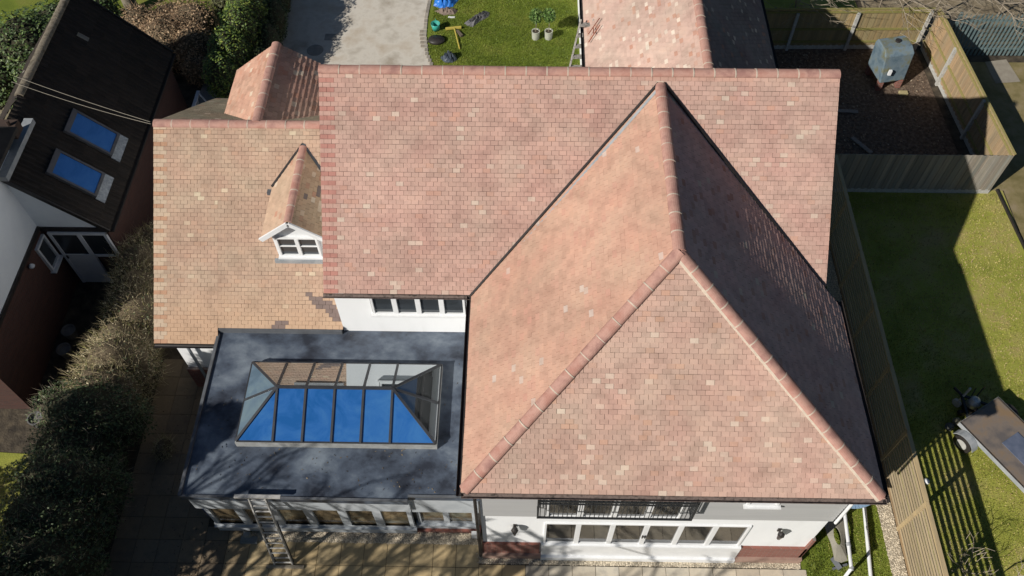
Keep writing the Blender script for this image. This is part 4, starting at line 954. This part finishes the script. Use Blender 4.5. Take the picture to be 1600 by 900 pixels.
# potted plants
def potted(x, y, label, seed):
    t = thing('potted_plant', label, 'potted plant', (x, y, 0), 'potted trees on the back lawn')
    MB().lathe((x, y, 0), [(.13, 0), (.145, .30), (.155, .34), (.125, .34), (.12, .30)], 18).build('pot', mat('pale_pot', (.42, .43, .36), (.34, .35, .3), scale=4), t)
    MB().lathe((x, y, .305), [(.12, 0), (.05, .01)], 14).build('soil', SOIL, t)
    MB().tube((x, y, .3), (x + .02, y + .02, .85), .016, .01).build('stem', BARK, t)
    rs = np.random.RandomState(seed); P, d = lump_pts([(x, y, 1.0, .24, .22, .28)], 900, rs, .9); leaves(P, .045, pick([(.06, .12, .03), (.10, .18, .04), (.16, .24, .07)], len(P), rs), rs, 'foliage', t)
potted(4.81, 10.96, 'small standard tree in a pale pot on the lawn, left of the pair', 71); potted(5.28, 10.97, 'small standard tree in a pale pot on the lawn, right of the pair', 72)
# bucket
bk = thing('garden_tub', 'turquoise flexible tub standing on the lawn by the drive edge', 'tub', (1.14, 11.35, 0))
TQ = mat('turquoise_plastic', (.04, .34, .28), (.05, .28, .24), rough=.4)
n = 22; prof = [(.12, .01), (.17, .30), (.16, .30), (.11, .03)]; MB().lathe((1.14, 11.38, 0), prof, n).build('tub_body', TQ, bk, smooth=True)
MB().tube((1.14, 11.54, .3), (1.14, 11.56, .36), .012).build('handle', TQ, bk)
tag(MB().lathe((1.2, 10.75, .0), [(.20, 0), (.25, .05), (.22, .12), (.05, .16)], 16, 0, 1.3, 1.).build('black_tub', BLACK, smooth=True), 'black rounded sack lying on the lawn below the turquoise tub', 'sack')
# broom
bm_ = thing('squeegee_rake', 'yellow T shaped wooden rake lying on the lawn', 'rake', (1.8, 11.1, 0))
YW = mat('yellow_wood', (.52, .42, .08), (.45, .36, .08), scale=5)
MB().beam((1.5, 11.35, .08), (2.07, 11.45, .08), .09, .06).build('head', YW, bm_); MB().tube((1.82, 11.38, .10), (2.07, 10.3, .05), .022).build('handle', YW, bm_)
tag(MB().beam((1.92, 11.28, .05), (2.12, 10.98, .06), .1, .08).build('trowel', mat('tool_brown', (.10, .08, .06), (.16, .13, .1))), 'short brown tool lying beside the yellow rake handle', 'tool')
# leaf litter on the shaded end of the patio
rs = np.random.RandomState(66); n = 1600; P = np.stack([-2.6 - np.abs(rs.normal(0, 1.5, n)).clip(0, 2.9), rs.uniform(-10, -3.3, n), rs.uniform(.018, .03, n)], 1)
P = P[(P[:, 0] < -3.05) | (P[:, 1] < -7.7)]
o = leaves(P, .022, pick([(.16, .11, .07), (.09, .07, .045), (.26, .2, .13)], len(P), rs), rs, 'leaf_litter', flat=.1); o['kind'] = 'stuff'
# clothes and bags
def crumple(name, label, cat, pts, m, seed, h=.14, group=None):
    """rumpled heap from an outline"""
    rs = random.Random(seed); cx = sum(p[0] for p in pts) / len(pts); cy = sum(p[1] for p in pts) / len(pts); mb = MB(); vs = []; k = 6; n = len(pts) * 4; out = []
    for i in range(len(pts)):
        a = pts[i]; b = pts[(i + 1) % len(pts)]
        for j in range(4): out.append((a[0] + (b[0] - a[0]) * j / 4, a[1] + (b[1] - a[1]) * j / 4))
    for r in range(k + 1):
        f = 1 - r / (k + .3)
        for (x, y) in out:
            z = h * (1 - f ** 2.2) * (1 + .5 * rs.uniform(-1, 1)) if r else .005
            vs.append((cx + (x - cx) * f, cy + (y - cy) * f, max(.005, z)))
    fs = [(r * n + i, r * n + (i + 1) % n, (r + 1) * n + (i + 1) % n, (r + 1) * n + i) for r in range(k) for i in range(n)] + [tuple(range(k * n, (k + 1) * n))]
    mb.add(vs, fs); return tag(mb.build(name, m), label, cat, group)
crumple('work_trousers', 'grey pair of work trousers dropped flat on the lawn', 'clothing', [(2.15, 11.75), (2.28, 11.62), (2.5, 11.55), (2.75, 11.85), (3.08, 12.15), (3.1, 12.4), (2.9, 12.5), (2.55, 12.1)], mat('grey_cloth', (.10, .10, .11), (.17, .165, .17), scale=8, stretch=(1, 3, 1)), 5, .16)
crumple('waste_bag', 'dark blue grey plastic waste bag on the lawn near the drive', 'bag', [(1.4, 9.85), (1.55, 9.62), (1.85, 9.6), (2.02, 9.75), (1.95, 9.98), (1.6, 10.05)], mat('bin_bag', (.03, .04, .06), (.09, .11, .14), scale=7, rough=.3), 6, .26)
crumple('tarpaulin_heap', 'bright blue tarpaulin heaped on the lawn at the top edge', 'tarpaulin', [(.95, 12.75), (1.3, 12.55), (1.7, 12.7), (1.9, 13.1), (1.6, 13.5), (1.0, 13.4)], mat('blue_tarp', (.015, .12, .48), (.03, .2, .62), scale=6, rough=.4), 7, .35)
crumple('hessian_sack', 'brown sack lying in front of the blue tarpaulin', 'sack', [(1.0, 12.45), (1.35, 12.2), (1.8, 12.25), (1.9, 12.5), (1.5, 12.62)], mat('sack_cloth', (.16, .12, .10), (.22, .17, .14)), 8, .15)
tag(MB().box((1.55, 12.05, .005), (1.8, 12.13, .03)).build('white_strip', UPVC), 'short white strip lying on the lawn beside the brown sack', 'strip')
# scaffold plank ladder at garage eave
pl_ = thing('roof_ladder', 'weathered wooden ladder leaning on the garage gutter', 'ladder', (6.1, 7.5, 0))
PLK = mat('silvered_wood', (.18, .165, .15), (.34, .32, .29), (.12, .11, .10), scale=9, stretch=(1, 1, 1), bump=.4)
a = Vector((5.86, 5.4, 2.9)); b = Vector((6.27, 6.7, 4.25)); dd = (b - a); a = a - dd * 2.1
for s in (-.19, .19): MB().beam(a + Vector((s, 0, 0)), b + Vector((s, 0, 0)), .055, .04).build('stile', PLK, pl_)
mb = MB()
for i in range(19): p = a + (b - a) * ((i + .5) / 19); MB().beam(p + Vector((-.19, 0, 0)), p + Vector((.19, 0, 0)), .17, .03).build('rung', PLK, pl_)
mb = MB().tube((6.28, 6.05, 4.25), (6.6, 6.45, 4.5), .014).tube((6.28, 5.75, 4.2), (6.6, 6.15, 4.5), .014).tube((6.42, 5.95, 4.35), (6.42, 6.2, 4.35), .014)
mb.build('stand_off', mat('rusty_red', (.28, .08, .04), (.2, .06, .04)), pl_)
# ladder on the patio
ld = thing('metal_ladder', 'extension ladder leaning from the patio onto the flat roof edge', 'ladder', (-1.2, -8.2, 0))
f0, f1, t0_, t1_ = Vector((-1.43, -8.2, .02)), Vector((-1.0, -8.19, .02)), Vector((-1.42, -7.62, 3.0)), Vector((-1.06, -7.62, 3.0))
for p, q in ((f0, t0_), (f1, t1_)): MB().beam(p, q, .03, .065, up=(0, 1, 0)).build('stile', STEEL, ld)
mb = MB()
for i in range(13): t = (i + .4) / 13; MB().tube(f0.lerp(t0_, t), f1.lerp(t1_, t), .021, n=6).build('rung', STEEL, ld)
MB().box((-1.72, -7.66, 2.98), (-.72, -7.58, 3.02)).build('stand_off_bar', STEEL, ld)
for p, q in ((f0, t0_), (f1, t1_)): MB().beam(p.lerp(q, 0) + Vector((0, .05, 0)), p.lerp(q, .62) + Vector((0, .05, 0)), .035, .05, up=(0, 1, 0)).build('lower_stile', IRON, ld)
tag(MB().box((-1.62, -8.3, .016), (-.72, -8.22, .06)).build('timber_batten', mat('batten', (.36, .31, .24), (.28, .24, .18))), 'grey timber batten on the patio at the foot of the ladder', 'batten')
# bits at orangery corner
tag(MB().lathe((-3.15, -6.9, 0), [(.17, 0), (.2, .1), (.2, .5), (.17, .55), (.13, .55)], 16).build('blue_drum', mat('blue_plastic', (.04, .07, .18), (.05, .09, .22), rough=.4), smooth=False), 'dark blue plastic drum against the left end of the orangery', 'drum')
tag(MB().box((-2.35, -7.72, 0), (-1.95, -7.55, .1)).box((-2.25, -7.6, .1), (-2.1, -7.5, .28)).build('drain_cover', mat('grey_plastic', (.25, .27, .28), (.18, .2, .2))), 'small grey drain box at the orangery base left of the ladder', 'drain box')
tag(MB().box((3.28, -7.5, 0.02), (3.42, -7.4, .3)).build('meter_box', UPVC, bevel=.01), 'small white box low on the orangery wall beside the brick plinth', 'box')
# pipe frame on the right side lawn
wf2 = thing('pipe_goal', 'white plastic pipe frame standing on the side lawn by the house corner', 'pipe frame', (12.2, -8.3, 0))
WP = mat('white_pipe', (.78, .79, .80), (.70, .71, .73), rough=.35)
MB().path([(12.28, -6.2, .8), (12.11, -8.30, .8)], .042, 12).build('crossbar', WP, wf2); MB().path([(12.11, -8.30, .8), (11.95, -8.55, 0.02)], .04, 12).build('leg', WP, wf2); MB().path([(12.28, -6.2, .8), (12.1, -6.1, 0.02)], .04, 12).build('leg', WP, wf2)
mb = MB(); 
for yy in (-6.95, -7.75): mb.tube((12.11 + (yy + 8.3) * .08, yy - .04, .8), (12.11 + (yy + 8.3) * .08, yy + .04, .8), .052, n=12)
mb.tube((12.10, -8.33, .8), (12.13, -8.27, .8), .05, n=12); mb.build('pipe_collar', LEADL, wf2)
tag(MB().path([(13.08, -6.1, .05), (12.74, -8.9, .05)], .045, 12).build('white_pipe', WP), 'long white pipe lying on the grass between the pipe frame and the gravel', 'pipe')
bd = MB(); nn = 24; outer = [(11.88, -6.85), (12.42, -6.75), (12.22, -7.95), (11.98, -7.9)]
cx, cy = 12.10, -7.4; vs = []; 
for i in range(nn):
    t = 2 * math.pi * i / nn; vs.append((cx + .085 * math.cos(t), cy + .22 * math.sin(t), .36))
ext = []
for i in range(nn):
    t = 2 * math.pi * i / nn; dx, dy = math.cos(t), math.sin(t); s = 1 / max(abs(dx) / (.20 + .05 * dy), abs(dy) / .62); ext.append((cx + dx * s, cy + dy * s, .30))
bd.add(vs + ext + [(x, y, z - .03) for x, y, z in vs] + [(x, y, z - .03) for x, y, z in ext], [(i, nn + i, nn + (i + 1) % nn, (i + 1) % nn) for i in range(nn)] + [(2 * nn + i, 2 * nn + (i + 1) % nn, 3 * nn + (i + 1) % nn, 3 * nn + i) for i in range(nn)] + [(nn + i, 3 * nn + i, 3 * nn + (i + 1) % nn, nn + (i + 1) % nn) for i in range(nn)] + [(i, (i + 1) % nn, 2 * nn + (i + 1) % nn, 2 * nn + i) for i in range(nn)])
tag(bd.build('plastic_board', mat('grey_board2', (.26, .245, .20), (.32, .30, .25), scale=3)), 'dull grey board with an oval hole resting by the pipe frame', 'board')
mb = MB().beam((12.0, -8.0, .05), (12.1, -7.95, .1), .3, .08).beam((11.95, -8.1, .04), (12.3, -8.0, .08), .05, .06)
tag(mb.build('dark_debris', LEAD), 'dark scrap lying on the side lawn below the holed board', 'scrap')
mb = MB(); n = 10
for i in range(n):
    t0 = -.5 + i / n; t1 = -.5 + (i + 1) / n; mb.beam((12.42 + t0 * .75, -6.72 - .12 * math.cos(t0 * 3), 1.0), (12.42 + t1 * .75, -6.72 - .12 * math.cos(t1 * 3), 1.0), .22, .03)
tag(mb.build('blue_tray', mat('pale_blue_plastic', (.28, .40, .55), (.24, .36, .5), rough=.3)), 'pale blue curved plastic tray under the gutter corner by the white pipes', 'tray')
# dark pots and trestle by the hedge / neighbour passage
for i, (x, y) in enumerate([(-8.25, -1.9), (-8.2, -2.5), (-8.3, -4.6)]):
    tag(MB().lathe((x, y, 0), [(.14, 0), (.20, .34), (.17, .34), (.15, .26)], 16).build('plant_pot', mat('shaded_pot', (.17, .17, .17), (.12, .12, .12))), ['empty grey plant pot in the dark passage, nearest the neighbour door', 'empty grey plant pot in the dark passage, second from the door', 'empty grey plant pot farthest from the neighbour door beside the hedge'][i], 'pot', 'pots in the side passage')
tf = thing('timber_trestle', 'white timber trestle standing in the shade between the two houses', 'trestle', (-6.3, 6.4, 0))
TRW = mat('blue_white_timber', (.55, .60, .68), (.45, .5, .58)); j = 0
for p, q in (((-6.55, 5.7, 0), (-6.3, 6.2, 1.1)), ((-6.0, 5.9, 0), (-6.25, 6.2, 1.1)), ((-6.6, 6.9, 0), (-6.35, 6.7, 1.1)), ((-6.0, 6.9, 0), (-6.25, 6.75, 1.1))):
    MB().beam(p, q, .05, .05).build('leg', TRW, tf)
MB().beam((-6.3, 6.1, 1.12), (-6.3, 6.85, 1.12), .1, .05).beam((-6.5, 6.0, .5), (-6.1, 6.05, .5), .05, .04).build('top_rail', TRW, tf)
tag(MB().box((-5.6, 4.6, 0), (-5.3, 5.0, .35)).build('recycling_box', mat('blue_box', (.10, .2, .5), (.08, .17, .45)), bevel=.02), 'small blue box on the ground beside the rear gable', 'box')
# manhole cover and scorch on drive
MB().lathe((-3.15, 10.2, .004), [(.30, 0), (.30, .012), (.27, .014)], 28).build('manhole_cover', mat('cover_iron', (.30, .28, .25), (.22, .21, .19)))
tag(bpy.data.objects['manhole_cover'], 'round iron manhole cover set in the shaded driveway', 'manhole cover')
tag(MB().box((-2.9, 10.75, .006), (-2.45, 11.1, .014)).build('drain_grid', MATS['cover_iron']), 'square iron drain cover in the driveway beside the shadow edge', 'drain cover')
